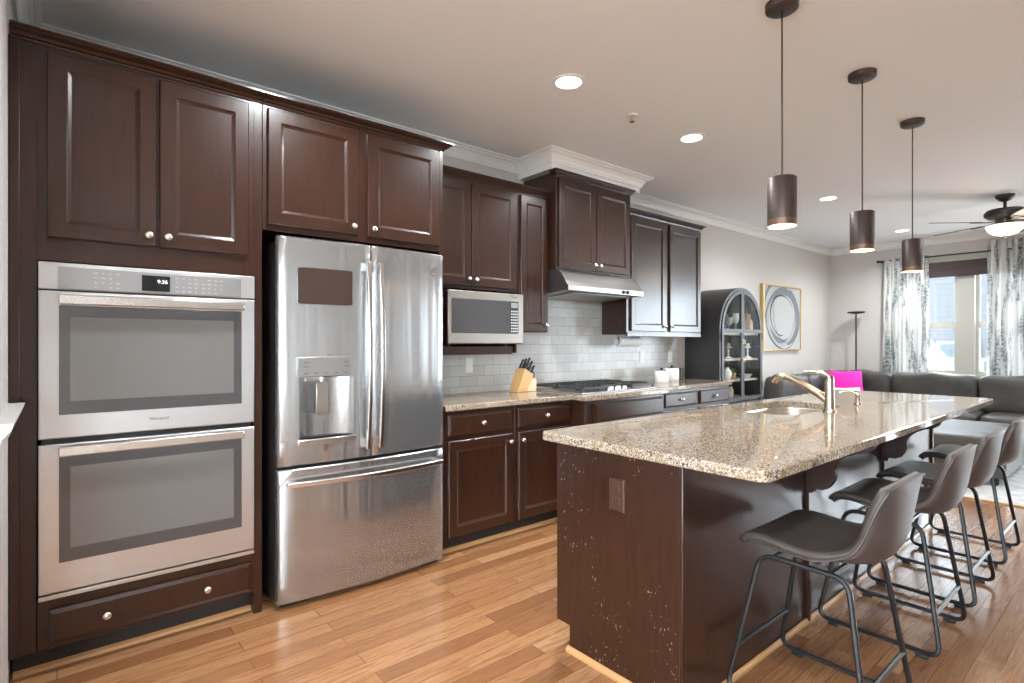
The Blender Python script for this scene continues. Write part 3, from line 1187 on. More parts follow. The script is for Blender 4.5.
# slanted block: profile in XZ, extruded in Y
pf = [(2.690, .910), (2.775, .910), (2.850, 1.045), (2.770, 1.100), (2.690, .955)]
b.prism([(2.665, .9105), (2.760, .9105), (2.835, 1.040), (2.745, 1.090)], 'y', 3.13, 3.235)
build('block', b, M['blockwood'], t, bevel=.003)
build('front_wedge', MB().prism([(2.7605, .9105), (2.862, .9105), (2.862, 1.008), (2.815, 1.005)], 'y', 3.13, 3.235), M['blockwood2'], t, bevel=.003)
dv = Vector((.075, 0, .1295)).normalized()
sd = Vector((dv.z, 0, -dv.x))
b = MB()
top = Vector((2.745, 0, 1.090))
for r_ in range(3):
    for c_ in range(3):
        p = top + sd * (.016 + .034 * r_) + Vector((0, 3.148 + .034 * c_, 0)) - dv * .004
        L_ = (.105, .095, .075)[r_] - .008 * c_
        q = p + dv * L_
        w = .008
        rows = []
        for s_, ww in ((0, .7), (.15, 1.0), (.7, .85), (.93, 1.1), (1.0, .7)):
            c = p + (q - p) * s_
            rows.append([tuple(c + sd * (w * ww * a) + Vector((0, .006 * bb, 0))) for a, bb in ((-1, -1), (1, -1), (1, 1), (-1, 1))])
        kb = MB().rings(rows, cap_first=True)
        build('knife_handle', kb, M['black'], t, bevel=.002)
for y_ in (3.15, 3.18, 3.21):
    kb = MB()
    ring = [(2.842 + .013 * math.cos(a), y_, 1.040 + .020 * math.sin(a)) for a in [2 * PI * k / 14 for k in range(14)]]
    kb.tube(ring, .004, 6, closed=True)
    build('scissor_grip', kb, M['black'], t, smooth=True)

# canisters, basket, towel roll, outlets
def canister(x, y, r, h, label):
    t = thing('canister', (x, y, .910), label, 'canister', 'ceramic canisters by the cooktop')
    build('jar', MB().lathe([(.001, .9105), (r * .94, .9105), (r, .918), (r, .910 + h * .9), (r * .93, .910 + h), (.001, .910 + h)], (x, y, 0), seg=28), M['white'], t, smooth=True)
    build('lid', MB().lathe([(r * .70, .910 + h), (r * .66, .914 + h), (r * .2, .917 + h), (.010, .922 + h), (.014, .934 + h), (.001, .938 + h)], (x, y, 0), seg=24), M['blackdisc'], t, smooth=True)


canister(4.46, 3.10, .068, .110, 'shorter white canister standing nearest the cooktop')
canister(4.72, 3.16, .070, .125, 'taller white canister nearer the arched display cabinet')
b = MB()
for k in range(9):
    z_ = .914 + .014 * k
    b.tube([(4.87 + sx * .055, 3.22 + sy * .055, z_) for sx, sy in ((-1, -1), (1, -1), (1, 1), (-1, 1))], .003, 6, closed=True)
for k in range(8):
    a = 2 * PI * k / 8
    b.tube([(4.87 + .06 * math.copysign(min(1, abs(math.cos(a)) * 1.3), math.cos(a)), 3.22 + .06 * math.copysign(min(1, abs(math.sin(a)) * 1.3), math.sin(a)), z_) for z_ in (.911, 1.03)], .003, 6)
b.box(4.815, 4.925, 3.165, 3.275, .9105, .915)
o = build('wire_basket', b, M['iron'], None, loc=(4.87, 3.22, .9105))
tag(o, 'small black wire basket behind the white canisters', 'basket')

t = thing('paper_towel_holder', (4.10, 3.21, 1.30), 'paper towel roll on a holder under the right upper cabinet', 'paper towel holder')
b = MB()
for x_ in (3.935, 4.245):
    b.prism([(3.21 + .030 * math.cos(a), 1.296 + .030 * math.sin(a)) for a in [PI * (1.15 + 1.7 * k / 10) for k in range(11)]] + [(3.218, 1.361), (3.202, 1.361)], 'x', x_ - .004, x_ + .004)
build('bracket', b, M['nickel'], t)
roll = [(.018, 3.945), (.043, 3.945), (.044, 3.955), (.044, 4.23), (.043, 4.236), (.018, 4.236)]
build('paper_roll', MB().lathe(roll, (0, 3.21, 1.296), seg=28, axis='x'), M['whitefab'], t, smooth=True)

OUT = 'outlets on the tiled wall'


def outlet(x, z, label, m=None, y=None, gang=1):
    y = y if y is not None else WY - .0105
    w = .035 * gang
    t = thing('wall_outlet', (x, y, z), label, 'outlet', OUT)
    p = build('cover_plate', MB().front(x - w, x + w, z - .058, z + .058, y - .006, .006, ((0, .004), (.004, 0.0))), m or M['plate_white'], t)
    for s in (-1, 1):
        build('socket', MB().box(x - .016, x + .016, y - .0085, y - .006, z + s * .022 - .015, z + s * .022 + .015), m or M['white'], t, bevel=.003)


outlet(2.385, 1.118, 'white outlet plate on the tiles below the microwave shelf')
outlet(4.50, 1.145, 'white outlet plate on the tiles above the right end of the cooktop')
outlet(4.99, 1.135, 'white outlet plate on the tiles behind the wire basket')

sw = thing('light_switch', (1.15, BY, 1.25), 'white four-gang light switch plate on the wall opposite the ovens', 'switch')
build('cover_plate', MB().box(1.04, 1.26, BY, BY + .006, 1.19, 1.31), M['plate_white'], sw, bevel=.003)
for k in range(4):
    build('rocker', MB().box(1.062 + k * .047, 1.096 + k * .047, BY + .006, BY + .010, 1.215, 1.285), M['white'], sw, bevel=.002)

# ------------------------------------------------------------------ island
IX0, IX1, IY0, IY1 = 1.64, 4.74, 1.055, 1.665
t = thing('kitchen_island', ((IX0 + IX1) / 2, (IY0 + IY1) / 2, 0), 'long dark wood kitchen island carrying the granite slab with the sink', 'island')
b = MB()
b.prism([(IY0 + .021, 0), (IY1 - .075, 0), (IY1 - .075, .105), (IY1, .105), (IY1, .872), (IY1 - .02, .872), (IY1 - .02, .125), (IY0 + .021, .125)], 'x', IX0 + .02, IX1 - .02)
build('body', b, M['wood'], t)
build('end_panel', MB().prism([(IY0, 0), (IY1 - .075, 0), (IY1 - .075, .105), (IY1, .105), (IY1, .872), (IY0, .872)], 'x', IX0, IX0 + .02), M['worn_wood'], t, bevel=.002)
build('end_panel', MB().prism([(IY0, 0), (IY1 - .075, 0), (IY1 - .075, .105), (IY1, .105), (IY1, .872), (IY0, .872)], 'x', IX1 - .02, IX1), WOOD, t, bevel=.002)
build('back_panel', MB().box(IX0 + .0205, IX1 - .0205, IY0 + .003, IY0 + .02, 0, .872), WOOD, t)
build('corner_bead', MB().box(IX0 - .004, IX0 + .016, IY0 - .004, IY0 + .012, .0, .872), WOOD, t, bevel=.004)
for x_ in (2.652, 3.70, IX1 - .01):
    build('batten', MB().box(x_ - .014, x_ + .014, IY0 - .012, IY0 + .004, 0.0, .872), WOOD, t, bevel=.003)


def corbel(x):
    pts = [(IY0, .872), (IY0, .600), (1.026, .600), (1.020, .620), (.989, .620), (.957, .636), (.940, .662), (.932, .690), (.934, .720), (.926, .746), (.910, .767), (.885, .787), (.85, .803), (.81, .815), (.785, .835), (.778, .855), (.778, .872)]
    return build('corbel', MB().prism(pts, 'x', x - .019, x + .019), WOOD, t, bevel=.003)


for x_ in (2.652, 3.70):
    corbel(x_)
b = MB().prism([(IY0 - .012, 0), (IY0 - .001, 0), (IY0 - .001, .022), (IY0 - .006, .020), (IY0 - .012, .010)], 'x', IX0 - .012, IX1)
build('shoe_molding', b, M['oak_trim'], t)
b = MB().prism([(IX0 - .016, 0), (IX0 - .001, 0), (IX0 - .001, .022), (IX0 - .008, .020), (IX0 - .016, .010)], 'y', IY0 - .012, IY1 - .068)
build('shoe_molding', b, M['oak_trim'], t)
# brown outlet on the end panel
po = build('outlet', MB().rings([[(IX0 + d, 1.338 + i * .0 + a * (.036 - i), .704 + c * (.062 - i)) for a, c in ((-1, -1), (1, -1), (1, 1), (-1, 1))] for i, d in ((0, 0), (0, -.004), (.004, -.007))]), M['outlet_brown'], t)
po['label'] = 'dark brown outlet plate'
b = MB()
for s in (-1, 1):
    b.box(IX0 - .0095, IX0 - .007, 1.338 - .016, 1.338 + .016, .704 + s * .022 - .015, .704 + s * .022 + .015)
build('socket', b, M['outlet_brown'], po, bevel=.002)

# granite slab with sink cut-out
TX0, TX1, TY0, TY1 = 1.568, 4.845, .735, 1.695
sink_c, sink_r = (3.235, 1.405), (.37, .195)


def rrect(cx, cy, hx, hy, r, n=6):
    p = []
    for sx, sy, a0 in ((1, -1, -PI / 2), (1, 1, 0), (-1, 1, PI / 2), (-1, -1, PI)):
        for k in range(n + 1):
            a = a0 + PI / 2 * k / n
            p.append((cx + sx * (hx - r) + r * math.cos(a), cy + sy * (hy - r) + r * math.sin(a)))
    return p


outer = rrect((TX0 + TX1) / 2, (TY0 + TY1) / 2, (TX1 - TX0) / 2, (TY1 - TY0) / 2, .03)
inner = rrect(sink_c[0], sink_c[1], sink_r[0], sink_r[1], .13)
n_ = len(outer)
b = MB()
zt, zb = .910, .873


def loop(pl, z, off=0.0):
    if not off:
        return [(x, y, z) for x, y in pl]
    cx_, cy_ = (TX0 + TX1) / 2, (TY0 + TY1) / 2
    return [(x - math.copysign(off, x - cx_), y - math.copysign(off, y - cy_), z) for x, y in pl]


b.grid([loop(inner, zb), loop(outer, zb, .004), loop(outer, zb + .004), loop(outer, zt - .006), loop(outer, zt - .002, .002), loop(outer, zt, .006), loop(inner, zt), loop(inner, zb)], closed_v=True)
o = build('island_countertop', b, M['granite'], None, loc=(3.2, 1.21, .873), smooth=True, angle=22)
tag(o, 'polished speckled granite slab on top of the kitchen island', 'countertop')

# undermount sink
t = thing('sink', (sink_c[0], sink_c[1], .70), 'stainless undermount sink bowl set in the island granite', 'sink')
rows = []
for off, z in ((-.018, .8715), (.0, .8715), (.004, .86), (.012, .75), (.03, .715), (.09, .705)):
    rows.append([(x, y, z) for x, y in rrect(sink_c[0], sink_c[1], sink_r[0] - off, sink_r[1] - off, max(.03, .13 - off))])
b = MB().rings(rows)
build('bowl', b, steel_mat('sink_steel', (0.66, 0.60, 0.54), 0.22), t, smooth=True, solid=.002)
build('drain', MB().lathe([(.001, .7075), (.03, .7075), (.042, .7105), (.044, .707)], (sink_c[0], sink_c[1], 0), seg=22), M['chrome'], t, smooth=True)

# faucet
fx, fy = 3.215, 1.165
t = thing('faucet', (fx, fy, .910), 'tall brushed bronze pull-out faucet behind the island sink', 'faucet')
build('body', MB().lathe([(.001, .9105), (.034, .9105), (.033, .918), (.026, .924), (.024, 1.00), (.023, 1.085), (.021, 1.100), (.014, 1.110), (.001, 1.113)], (fx, fy, 0), seg=24), M['bronze_nickel'], t, smooth=True)
pts = [(fx, fy + .005, .965), (fx, fy + .05, 1.000), (fx, fy + .11, 1.036), (fx, fy + .17, 1.066), (fx, fy + .22, 1.087), (fx, fy + .255, 1.092), (fx, fy + .285, 1.078), (fx, fy + .300, 1.055)]
build('spout', MB().tube(pts, [.020, .021, .021, .0205, .020, .021, .023, .022], 14), M['bronze_nickel'], t, smooth=True)
pts = [(fx - .004, fy, 1.104), (fx - .018, fy + .03, 1.122), (fx - .035, fy + .08, 1.130), (fx - .045, fy + .115, 1.128)]
build('lever', MB().tube(pts, [.013, .011, .009, .007], 10), M['bronze_nickel'], t, smooth=True)
# side sprayer / soap pump
sx_, sy_ = 3.765, 1.205
t = thing('soap_dispenser', (sx_, sy_, .910), 'small brushed nickel soap pump right of the faucet', 'soap dispenser')
build('base', MB().lathe([(.001, .9105), (.022, .9105), (.021, .918), (.013, .924), (.012, .955), (.015, .962), (.013, .974), (.001, .977)], (sx_, sy_, 0), seg=18), M['bronze_nickel'], t, smooth=True)
build('nozzle', MB().tube([(sx_, sy_, .968), (sx_ - .01, sy_ + .03, .985), (sx_ - .02, sy_ + .07, .986), (sx_ - .026, sy_ + .09, .974)], [.008, .007, .0065, .006], 10), M['bronze_nickel'], t, smooth=True)

# ------------------------------------------------------------------ counter stools
def make_stool(loc, label):
    t = thing('bar_stool', (0, 0, 0), label, 'stool', 'bar stools along the island')
    # bucket shell: s runs from the seat's front edge to the top of the back
    prof = [(.172, .556, .200, 0.0, 0.0), (.158, .574, .210, 0.0, .002), (.10, .580, .218, 0.0, .003), (.02, .570, .223, 0.0, .004), (-.06, .557, .225, .003, .016), (-.13, .549, .225, .014, .040),
            (-.190, .556, .223, .028, .056), (-.232, .588, .221, .044, .050), (-.256, .645, .218, .050, .030), (-.268, .710, .214, .044, .014), (-.276, .770, .208, .034, .004), (-.282, .820, .198, .022, -.006), (-.284, .846, .184, .016, -.016)]
    P = []
    nu = 16
    # resample with Catmull-Rom for smoothness
    def cr(a, b_, c, d, u):
        return tuple(.5 * ((2 * b_[k]) + (-a[k] + c[k]) * u + (2 * a[k] - 5 * b_[k] + 4 * c[k] - d[k]) * u * u + (-a[k] + 3 * b_[k] - 3 * c[k] + d[k]) * u ** 3) for k in range(5))
    pr = []
    n = len(prof)
    for i in range(n - 1):
        for u in (0, .5):
            pr.append(cr(prof[max(i - 1, 0)], prof[i], prof[i + 1], prof[min(i + 2, n - 1)], u))
    pr.append(prof[-1])
    for (y, z, hw, wrap, rise) in pr:
        row = []
        for k in range(nu + 1):
            u = -1 + 2 * k / nu
            au = abs(u)
            row.append((hw * u * (1 - .06 * wrap / .1 * au ** 3), y + wrap * au ** 2.4, z + rise * au ** 2.2))
        P.append(row)
    b = MB().grid(P)
    sh = build('seat_shell', b, M['stool_leather'], t, smooth=True, angle=180)
    m = sh.modifiers.new('thickness', 'SOLIDIFY')
    m.thickness = .026
    m.offset = -1
    # piping round the edge
    edge = [P[0][k] for k in range(nu + 1)] + [P[i][nu] for i in range(1, len(P))] + [P[-1][k] for k in range(nu - 1, -1, -1)] + [P[i][0] for i in range(len(P) - 2, 0, -1)]
    build('piping', MB().tube(edge, .0042, 6, closed=True), M['stool_leather'], t, smooth=True)

    def arc(c, a, d, r, n=5):
        """rounded corner from a through c to d"""
        c, a, d = Vector(c), Vector(a), Vector(d)
        p, q = c + (a - c).normalized() * r, c + (d - c).normalized() * r
        return [tuple((1 - u) ** 2 * p + 2 * u * (1 - u) * c + u * u * q) for u in [k / n for k in range(n + 1)]]
    for s in (-1, 1):
        A = (s * .165, .135, .522)
        B = (s * .222, .232, .020)
        C = (s * .222, -.226, .020)
        Dp = (s * .165, -.150, .522)
        pts = arc(A, Dp, B, .05) + arc(B, A, C, .05) + arc(C, B, Dp, .05) + arc(Dp, C, A, .05)
        build('leg_frame', MB().tube(pts, .0095, 8, closed=True), M['frame_metal'], t, smooth=True)
        for y_ in (.165, -.165):
            build('foot_glide', MB().box(s * .222 - .013, s * .222 + .013, y_ - .022, y_ + .022, .0, .014), M['black'], t, bevel=.003)
    for (yb, yt) in ((.232, .135), (-.226, -.150)):
        z_ = .180
        u = (z_ - .02) / (.522 - .02)
        xx = .222 + (.165 - .222) * u
        yy = yb + (yt - yb) * u
        build('foot_rail', MB().tube([(-xx, yy, z_), (xx, yy, z_)], .0085, 8), M['frame_metal'], t, smooth=True)
    # cross bars under the seat
    for y_ in (.09, -.10):
        build('seat_bar', MB().tube([(-.165, y_, .522), (.165, y_, .522)], .008, 8), M['frame_metal'], t, smooth=True)
    t.location = loc
    return t


st = make_stool((2.112, .800, 0), 'bar stool nearest the outlet end of the island')
dup(st, (2.935, .800, 0), 'second bar stool from the outlet end of the island')
dup(st, (3.580, .800, 0), 'third bar stool from the outlet end of the island')
dup(st, (4.365, .800, 0), 'bar stool at the far end of the island, nearest the sofa')

# ------------------------------------------------------------------ pendants, recessed lights, sprinkler
def can_light(x, y, label):
    t = thing('recessed_light', (x, y, CZ), label, 'ceiling light', 'recessed ceiling lights')
    build('trim_ring', MB().lathe([(.092, CZ), (.092, CZ - .004), (.078, CZ - .008), (.070, CZ - .004), (.070, CZ)], (x, y, 0), seg=32), M['plate_white'], t, smooth=True)
    build('lens', MB().lathe([(.001, CZ - .003), (.070, CZ - .003), (.070, CZ - .0005), (.001, CZ - .0005)], (x, y, 0), seg=32), M['glow'], t)
    d = bpy.data.lights.new('can_lamp', 'AREA')
    d.shape = 'DISK'
    d.size = .13
    d.energy = CAN_POWER
    d.color = CAN_COL
    d.spread = math.radians(150)
    l = bpy.data.objects.new('can_lamp', d)
    COL.objects.link(l)
    l.location = (x, y, CZ - .012)
    l.parent = None
    return t


can_light(.93, 2.12, 'recessed ceiling light above the refrigerator, cut by the top of the picture')
can_light(2.20, 2.14, 'bright recessed ceiling light in front of the hood cabinet')
can_light(3.47, 2.16, 'recessed ceiling light just past the sprinkler head')
can_light(5.97, 2.175, 'recessed ceiling light above the living area, seen past the pendants')
for k, (x_, y_) in enumerate(((8.415, 2.184), (5.4, -.2), (-1.6, .6), (.6, -.2))):  # last three are out of view, added to light the room
    can_light(x_, y_, ('recessed ceiling light near the window wall', 'added unseen recessed ceiling light over the walkway behind the stools', 'added unseen recessed ceiling light at the front of the house', 'added unseen recessed ceiling light right above the viewer')[k])


def pendant(x, y, label, drop=0.0):
    t = thing('pendant_lamp', (x, y, CZ), label, 'pendant lamp', 'pendant lamps over the island')
    zt_, zb_ = 1.993 - drop, 1.785 - drop
    build('ceiling_canopy', MB().lathe([(.001, CZ - .032), (.058, CZ - .032), (.066, CZ - .026), (.068, CZ), (.001, CZ)], (x, y, 0), seg=28), M['pendant'], t, smooth=True)
    build('cord', MB().tube([(x, y, CZ - .03), (x, y, zt_ + .01)], .0035, 8), M['blackdisc'], t, smooth=True)
    build('shade', MB().lathe([(.006, zt_ + .012), (.010, zt_ + .002), (.0545, zt_), (.058, zt_ - .005), (.058, zb_ + .028)], (x, y, 0), seg=36), M['pendant'], t, smooth=True)
    build('lower_band', MB().lathe([(.058, zb_ + .028), (.058, zb_), (.0555, zb_)], (x, y, 0), seg=36), M['shade_rim'], t, smooth=True)
    build('shade_lining', MB().lathe([(.0555, zb_), (.0550, zb_ + .06), (.050, zb_ + .09)], (x, y, 0), seg=36), M['copper'], t, smooth=True)
    build('diffuser', MB().lathe([(.001, zb_ + .012), (.0545, zb_ + .012), (.0545, zb_ + .014), (.001, zb_ + .014)], (x, y, 0), seg=30), M['pend_glow'], t)
    d = bpy.data.lights.new('pendant_light', 'AREA')
    d.shape = 'DISK'
    d.size = .10
    d.energy = PEND_POWER
    d.color = (1, .82, .6)
    l = bpy.data.objects.new('pendant_light', d)
    COL.objects.link(l)
    l.location = (x, y, zb_ + .008)


pendant(2.398, 1.057, 'bronze cylinder pendant lamp nearest the ovens, its canopy cut by the picture top')
pendant(3.354, 1.052, 'middle one of the three bronze cylinder pendant lamps')
pendant(4.328, 1.066, 'bronze cylinder pendant lamp nearest the window curtains', .03)

t = thing('fire_sprinkler', (2.83, 2.19, CZ), 'small sprinkler head on the ceiling between two recessed lights', 'sprinkler')
build('escutcheon', MB().lathe([(.001, CZ - .008), (.030, CZ - .007), (.036, CZ), (.001, CZ)], (2.83, 2.19, 0), seg=20), M['plate_white'], t, smooth=True)
build('head', MB().lathe([(.001, CZ - .045), (.016, CZ - .044), (.016, CZ - .040), (.005, CZ - .038), (.007, CZ - .007), (.001, CZ - .007)], (2.83, 2.19, 0), seg=14), M['chrome'], t, smooth=True)

# ------------------------------------------------------------------ ceiling fan
FXc, FYc = 7.18, 1.01
t = thing('ceiling_fan', (FXc, FYc, CZ), 'dark bronze ceiling fan with a lit frosted glass bowl', 'ceiling fan')
build('canopy', MB().lathe([(.078, CZ), (.076, CZ - .02), (.05, CZ - .05), (.022, CZ - .065), (.001, CZ - .066)], (FXc, FYc, 0), seg=28), M['fan_metal'], t, smooth=True)
build('downrod', MB().tube([(FXc, FYc, CZ - .05), (FXc, FYc, 2.60)], .014, 10), M['fan_metal'], t, smooth=True)
build('motor_housing', MB().lathe([(.001, 2.615), (.06, 2.612), (.14, 2.600), (.162, 2.575), (.160, 2.545), (.13, 2.520), (.075, 2.505), (.070, 2.455), (.085, 2.447), (.001, 2.445)], (FXc, FYc, 0), seg=36), M['fan_metal'], t, smooth=True)
build('glass_bowl', MB().lathe([(.150, 2.447), (.152, 2.437), (.135, 2.400), (.095, 2.365), (.04, 2.348), (.001, 2.346)], (FXc, FYc, 0), seg=32), M['bowl'], t, smooth=True)
build('finial', MB().lathe([(.001, 2.318), (.008, 2.325), (.012, 2.338), (.018, 2.348), (.001, 2.350)], (FXc, FYc, 0), seg=14), M['fan_metal'], t, smooth=True)
for k in range(5):
    a = math.radians(136 - 72 * k)
    dx, dy = math.cos(a), math.sin(a)
    px, py = -dy, dx
    z_ = 2.478

    def pt(r, w, dz=0.0):
        return (FXc + dx * r + px * w, FYc + dy * r + py * w, z_ + dz - w * .20)
    b = MB()
    rows = []
    for r, w in ((.24, .045), (.30, .058), (.45, .068), (.60, .070), (.66, .064), (.685, .045)):
        rows.append([pt(r, -w, -.003), pt(r, w, -.003), pt(r, w, .003), pt(r, -w, .003)])
    b.rings(rows, cap_first=True)
    bl = build('blade', b, M['fan_blade'], t)
    ib = MB()
    rows = [[pt(r, -w, zz - .004), pt(r, w, zz - .004), pt(r, w, zz + .004), pt(r, -w, zz + .004)] for r, w, zz in ((.07, .018, .008), (.16, .014, -.004), (.24, .032, -.006), (.30, .036, -.006))]
    ib.rings(rows, cap_first=True)
    build('blade_iron', ib, M['fan_metal'], bl)
d = bpy.data.lights.new('fan_lamp', 'POINT')
d.energy = 6
d.color = (1, .86, .68)
d.shadow_soft_size = .10
l = bpy.data.objects.new('fan_lamp', d)
COL.objects.link(l)
l.location = (FXc, FYc, 2.27)

# ------------------------------------------------------------------ arched display cabinet
AX0, AX1, AY0, AY1 = 5.275, 6.215, 2.965, 3.365
AC, AR = (AX0 + AX1) / 2, (AX1 - AX0) / 2
AZ, AB = 1.418, .66         # spring line, bottom of the glazed part
t = thing('display_cabinet', (AC, (AY0 + AY1) / 2, 0), 'charcoal arched display cabinet with glass doors past the counter\'s end', 'cabinet')


def arch(r_off, z0, n=20, close=True):
    r = AR - r_off
    p = [(AX0 + r_off, z0)]
    p += [(AC - r * math.cos(PI * k / n), AZ + r * math.sin(PI * k / n)) for k in range(n + 1)]
    p += [(AX1 - r_off, z0)]
    return p


o_, i_ = arch(0, 0.0), arch(.022, 0.0)
rows = [[(x, AY0 + .004, z) for x, z in o_], [(x, AY1, z) for x, z in o_], [(x, AY1, z) for x, z in i_], [(x, AY0 + .004, z) for x, z in i_]]
b = MB().grid(rows, closed_u=True)
build('shell', b, M['arch_black'], t, smooth=True, angle=30)
b = MB()
b.prism(arch(.0225, .02), 'y', AY1 - .012, AY1 - .002)
build('back_board', b, mat('cabinet_back', (0.36, 0.30, 0.25), 0.6), t)
b = MB()
b.box(AX0 + .023, AX1 - .023, AY0 + .02, AY1 - .013, .02, AB - .01)
build('lower_case', b, M['arch_black'], t)
for s in (0, 1):
    xa, xb = (AX0 + .026, AC - .003) if s == 0 else (AC + .003, AX1 - .026)
    dd = build('lower_door', MB().front(xa, xb, .09, AB - .014, AY0 - .002, .02), M['arch_black'], t)
    build('knob', MB().lathe([(.001, .022), (.010, .02), (.010, .012), (.005, .01), (.005, 0), (.001, 0)], (AC + (-.03 if s == 0 else .03), AY0 - .002, .45), seg=12, axis='y'), M['gold'], dd, smooth=True)
for z_ in (.672, .885, 1.115, 1.395):
    sh = build('shelf', MB().box(AX0 + .024, AX1 - .024, AY0 + .035, AY1 - .014, z_ - .022, z_), M['shelf_wood'], t, bevel=.002)
# arched face frame and the two glass doors
ri = arch(.030, AB)
ro = arch(.0, AB)
rows = [[(x, AY0 - .006, z) for x, z in ro], [(x, AY0 + .003, z) for x, z in ro], [(x, AY0 + .003, z) for x, z in ri], [(x, AY0 - .006, z) for x, z in ri]]
build('face_frame', MB().grid(rows, closed_u=True), M['arch_black'], t, smooth=True, angle=30)
for s in (-1, 1):
    n = 14

    def half(off, z0, zc):
        r = AR - off
        sgn = s
        xin = AC + sgn * zc
        a1 = math.acos(min(1, zc / r))
        p = [(xin, z0)]
        p += [(AC + sgn * (AR - off), z0)]
        p += [(AC + sgn * r * math.cos(a1 * k / n), AZ + r * math.sin(a1 * k / n)) for k in range(n + 1)]
        return p
    po_, pi_ = half(.033, AB + .004, .002), half(.068, AB + .040, .032)
    m_ = len(po_)
    y0_, y1_ = AY0 - .016, AY0 + .000
    rows = [[(x, y0_, z) for x, z in po_], [(x, y1_, z) for x, z in po_], [(x, y1_, z) for x, z in pi_], [(x, y0_, z) for x, z in pi_]]
    b = MB().grid(rows, closed_u=True, closed_v=True)
    b.box(min(AC + s * .032, AC + s * (AR - .068)), max(AC + s * .032, AC + s * (AR - .068)), y0_, y1_, AZ - .022, AZ + .018)
    dd = build('glass_door', b, M['arch_black'], t, smooth=True, angle=30)
    build('pane', MB().prism(pi_, 'y', AY0 - .009, AY0 - .006), M['glass'], dd)
    for z_ in (1.10, 1.30):
        build('pull', MB().tube([(AC + s * .016, y0_, z_ + .02), (AC + s * .016, y0_ - .018, z_ + .015), (AC + s * .016, y0_ - .018, z_ - .015), (AC + s * .016, y0_, z_ - .02)], .004, 6), M['gold'], dd, smooth=True)
    for z_ in (1.36, .80):
        build('hinge', MB().box(AC + s * (AR - .030) - .006, AC + s * (AR - .030) + .006, y0_ - .006, y0_ + .001, z_ - .045, z_ + .045), M['black'], dd, bevel=.002)


def goblet(x, y, z, label, h=.20, r=.036):
    b = MB().lathe([(.001, z + .001), (.030, z + .001), (.030, z + .004), (.005, z + .008), (.004, z + h * .45), (r * .7, z + h * .55), (r, z + h * .75), (r * .85, z + h), (r * .8, z + h), (r * .93, z + h * .75), (r * .6, z + h * .57), (.001, z + h * .5)], (x, y, 0), seg=18)
    o = build('wine_glass', b, M['glass2'], None, loc=(x, y, z), smooth=True)
    tag(o, label, 'glass', 'glassware in the display cabinet')


M['glass2'] = mat('stemware', (0.62, 0.62, 0.60), 0.06)
sset(bsdf(M['glass2']), Alpha=0.55)
zs1, zs2, zs3, zs4 = 1.396, 1.116, .886, .673
goblet(5.66, 3.06, zs1, 'short stemmed glass at the left on the arched cabinet\'s top shelf', .17)
goblet(5.80, 3.06, zs1, 'wine glass at the middle of the arched cabinet\'s top shelf', .22)
goblet(5.74, 3.15, zs1, 'wine glass at the back of the arched cabinet\'s top shelf', .21)
o = build('bottle', MB().lathe([(.001, zs1 + .001), (.040, zs1 + .001), (.042, zs1 + .01), (.042, zs1 + .17), (.030, zs1 + .21), (.014, zs1 + .24), (.013, zs1 + .30), (.015, zs1 + .31), (.001, zs1 + .312)], (6.02, 3.05, 0), seg=20), M['amber'], None, loc=(6.02, 3.05, zs1), smooth=True)
tag(o, 'amber bottle on the arched cabinet\'s top shelf', 'bottle')
o = build('bottle', MB().lathe([(.001, zs1 + .001), (.034, zs1 + .001), (.036, zs1 + .01), (.036, zs1 + .13), (.012, zs1 + .17), (.012, zs1 + .22), (.001, zs1 + .222)], (6.115, 3.06, 0), seg=20), M['blockwood2'], None, loc=(6.115, 3.06, zs1), smooth=True)
tag(o, 'pale tan bottle at the right on the arched cabinet\'s top shelf', 'bottle')


def figurine(x, y, z, label):
    t = thing('candle_holder', (x, y, z), label, 'candle holder', 'candle holders in the display cabinet')
    build('stem', MB().lathe([(.001, z + .001), (.040, z + .001), (.036, z + .012), (.010, z + .02), (.008, z + .07), (.014, z + .08), (.008, z + .09), (.008, z + .11), (.035, z + .118), (.036, z + .126), (.001, z + .126)], (x, y, 0), seg=18), M['plate_white'], t, smooth=True)
    build('candle', MB().lathe([(.001, z + .126), (.020, z + .126), (.020, z + .165), (.001, z + .167)], (x, y, 0), seg=16), M['white'], t, smooth=True)


figurine(5.66, 3.07, zs2, 'white candle holder on the middle shelf behind the arched cabinet\'s left door')
figurine(6.05, 3.05, zs2, 'white candle holder on the middle shelf behind the arched cabinet\'s right door')
o = build('vase', MB().lathe([(.001, zs3 + .001), (.035, zs3 + .001), (.055, zs3 + .04), (.05, zs3 + .09), (.025, zs3 + .12), (.03, zs3 + .135), (.024, zs3 + .135), (.001, zs3 + .12)], (5.60, 3.06, 0), seg=20), M['plate_white'], None, loc=(5.60, 3.06, zs3), smooth=True)
tag(o, 'round white vase on the lower glazed shelf of the arched cabinet', 'vase')
t = thing('potted_plant', (5.75, 3.08, zs3), 'small green plant in a pot behind the arched cabinet\'s left door', 'plant')
build('pot', MB().lathe([(.001, zs3 + .001), (.036, zs3 + .001), (.046, zs3 + .07), (.040, zs3 + .07), (.001, zs3 + .05)], (5.75, 3.08, 0), seg=18), M['blockwood'], t, smooth=True)
b = MB()
for k in range(26):
    a = random.random() * 2 * PI
    e = random.uniform(.2, 1.2)
    c0 = Vector((5.75, 3.08, zs3 + .06))
    dvv = Vector((math.cos(a) * math.sin(e), math.sin(a) * math.sin(e), math.cos(e)))
    L_ = random.uniform(.06, .11)
    q = c0 + dvv * L_
    sdv = dvv.cross(Vector((0, 0, 1))).normalized() * .012
    mid = c0 + dvv * L_ * .55
    b.add([tuple(c0), tuple(mid + sdv), tuple(q), tuple(mid - sdv)], [(0, 1, 2, 3)])
build('leaves', b, M['green'], t, solid=.0012)
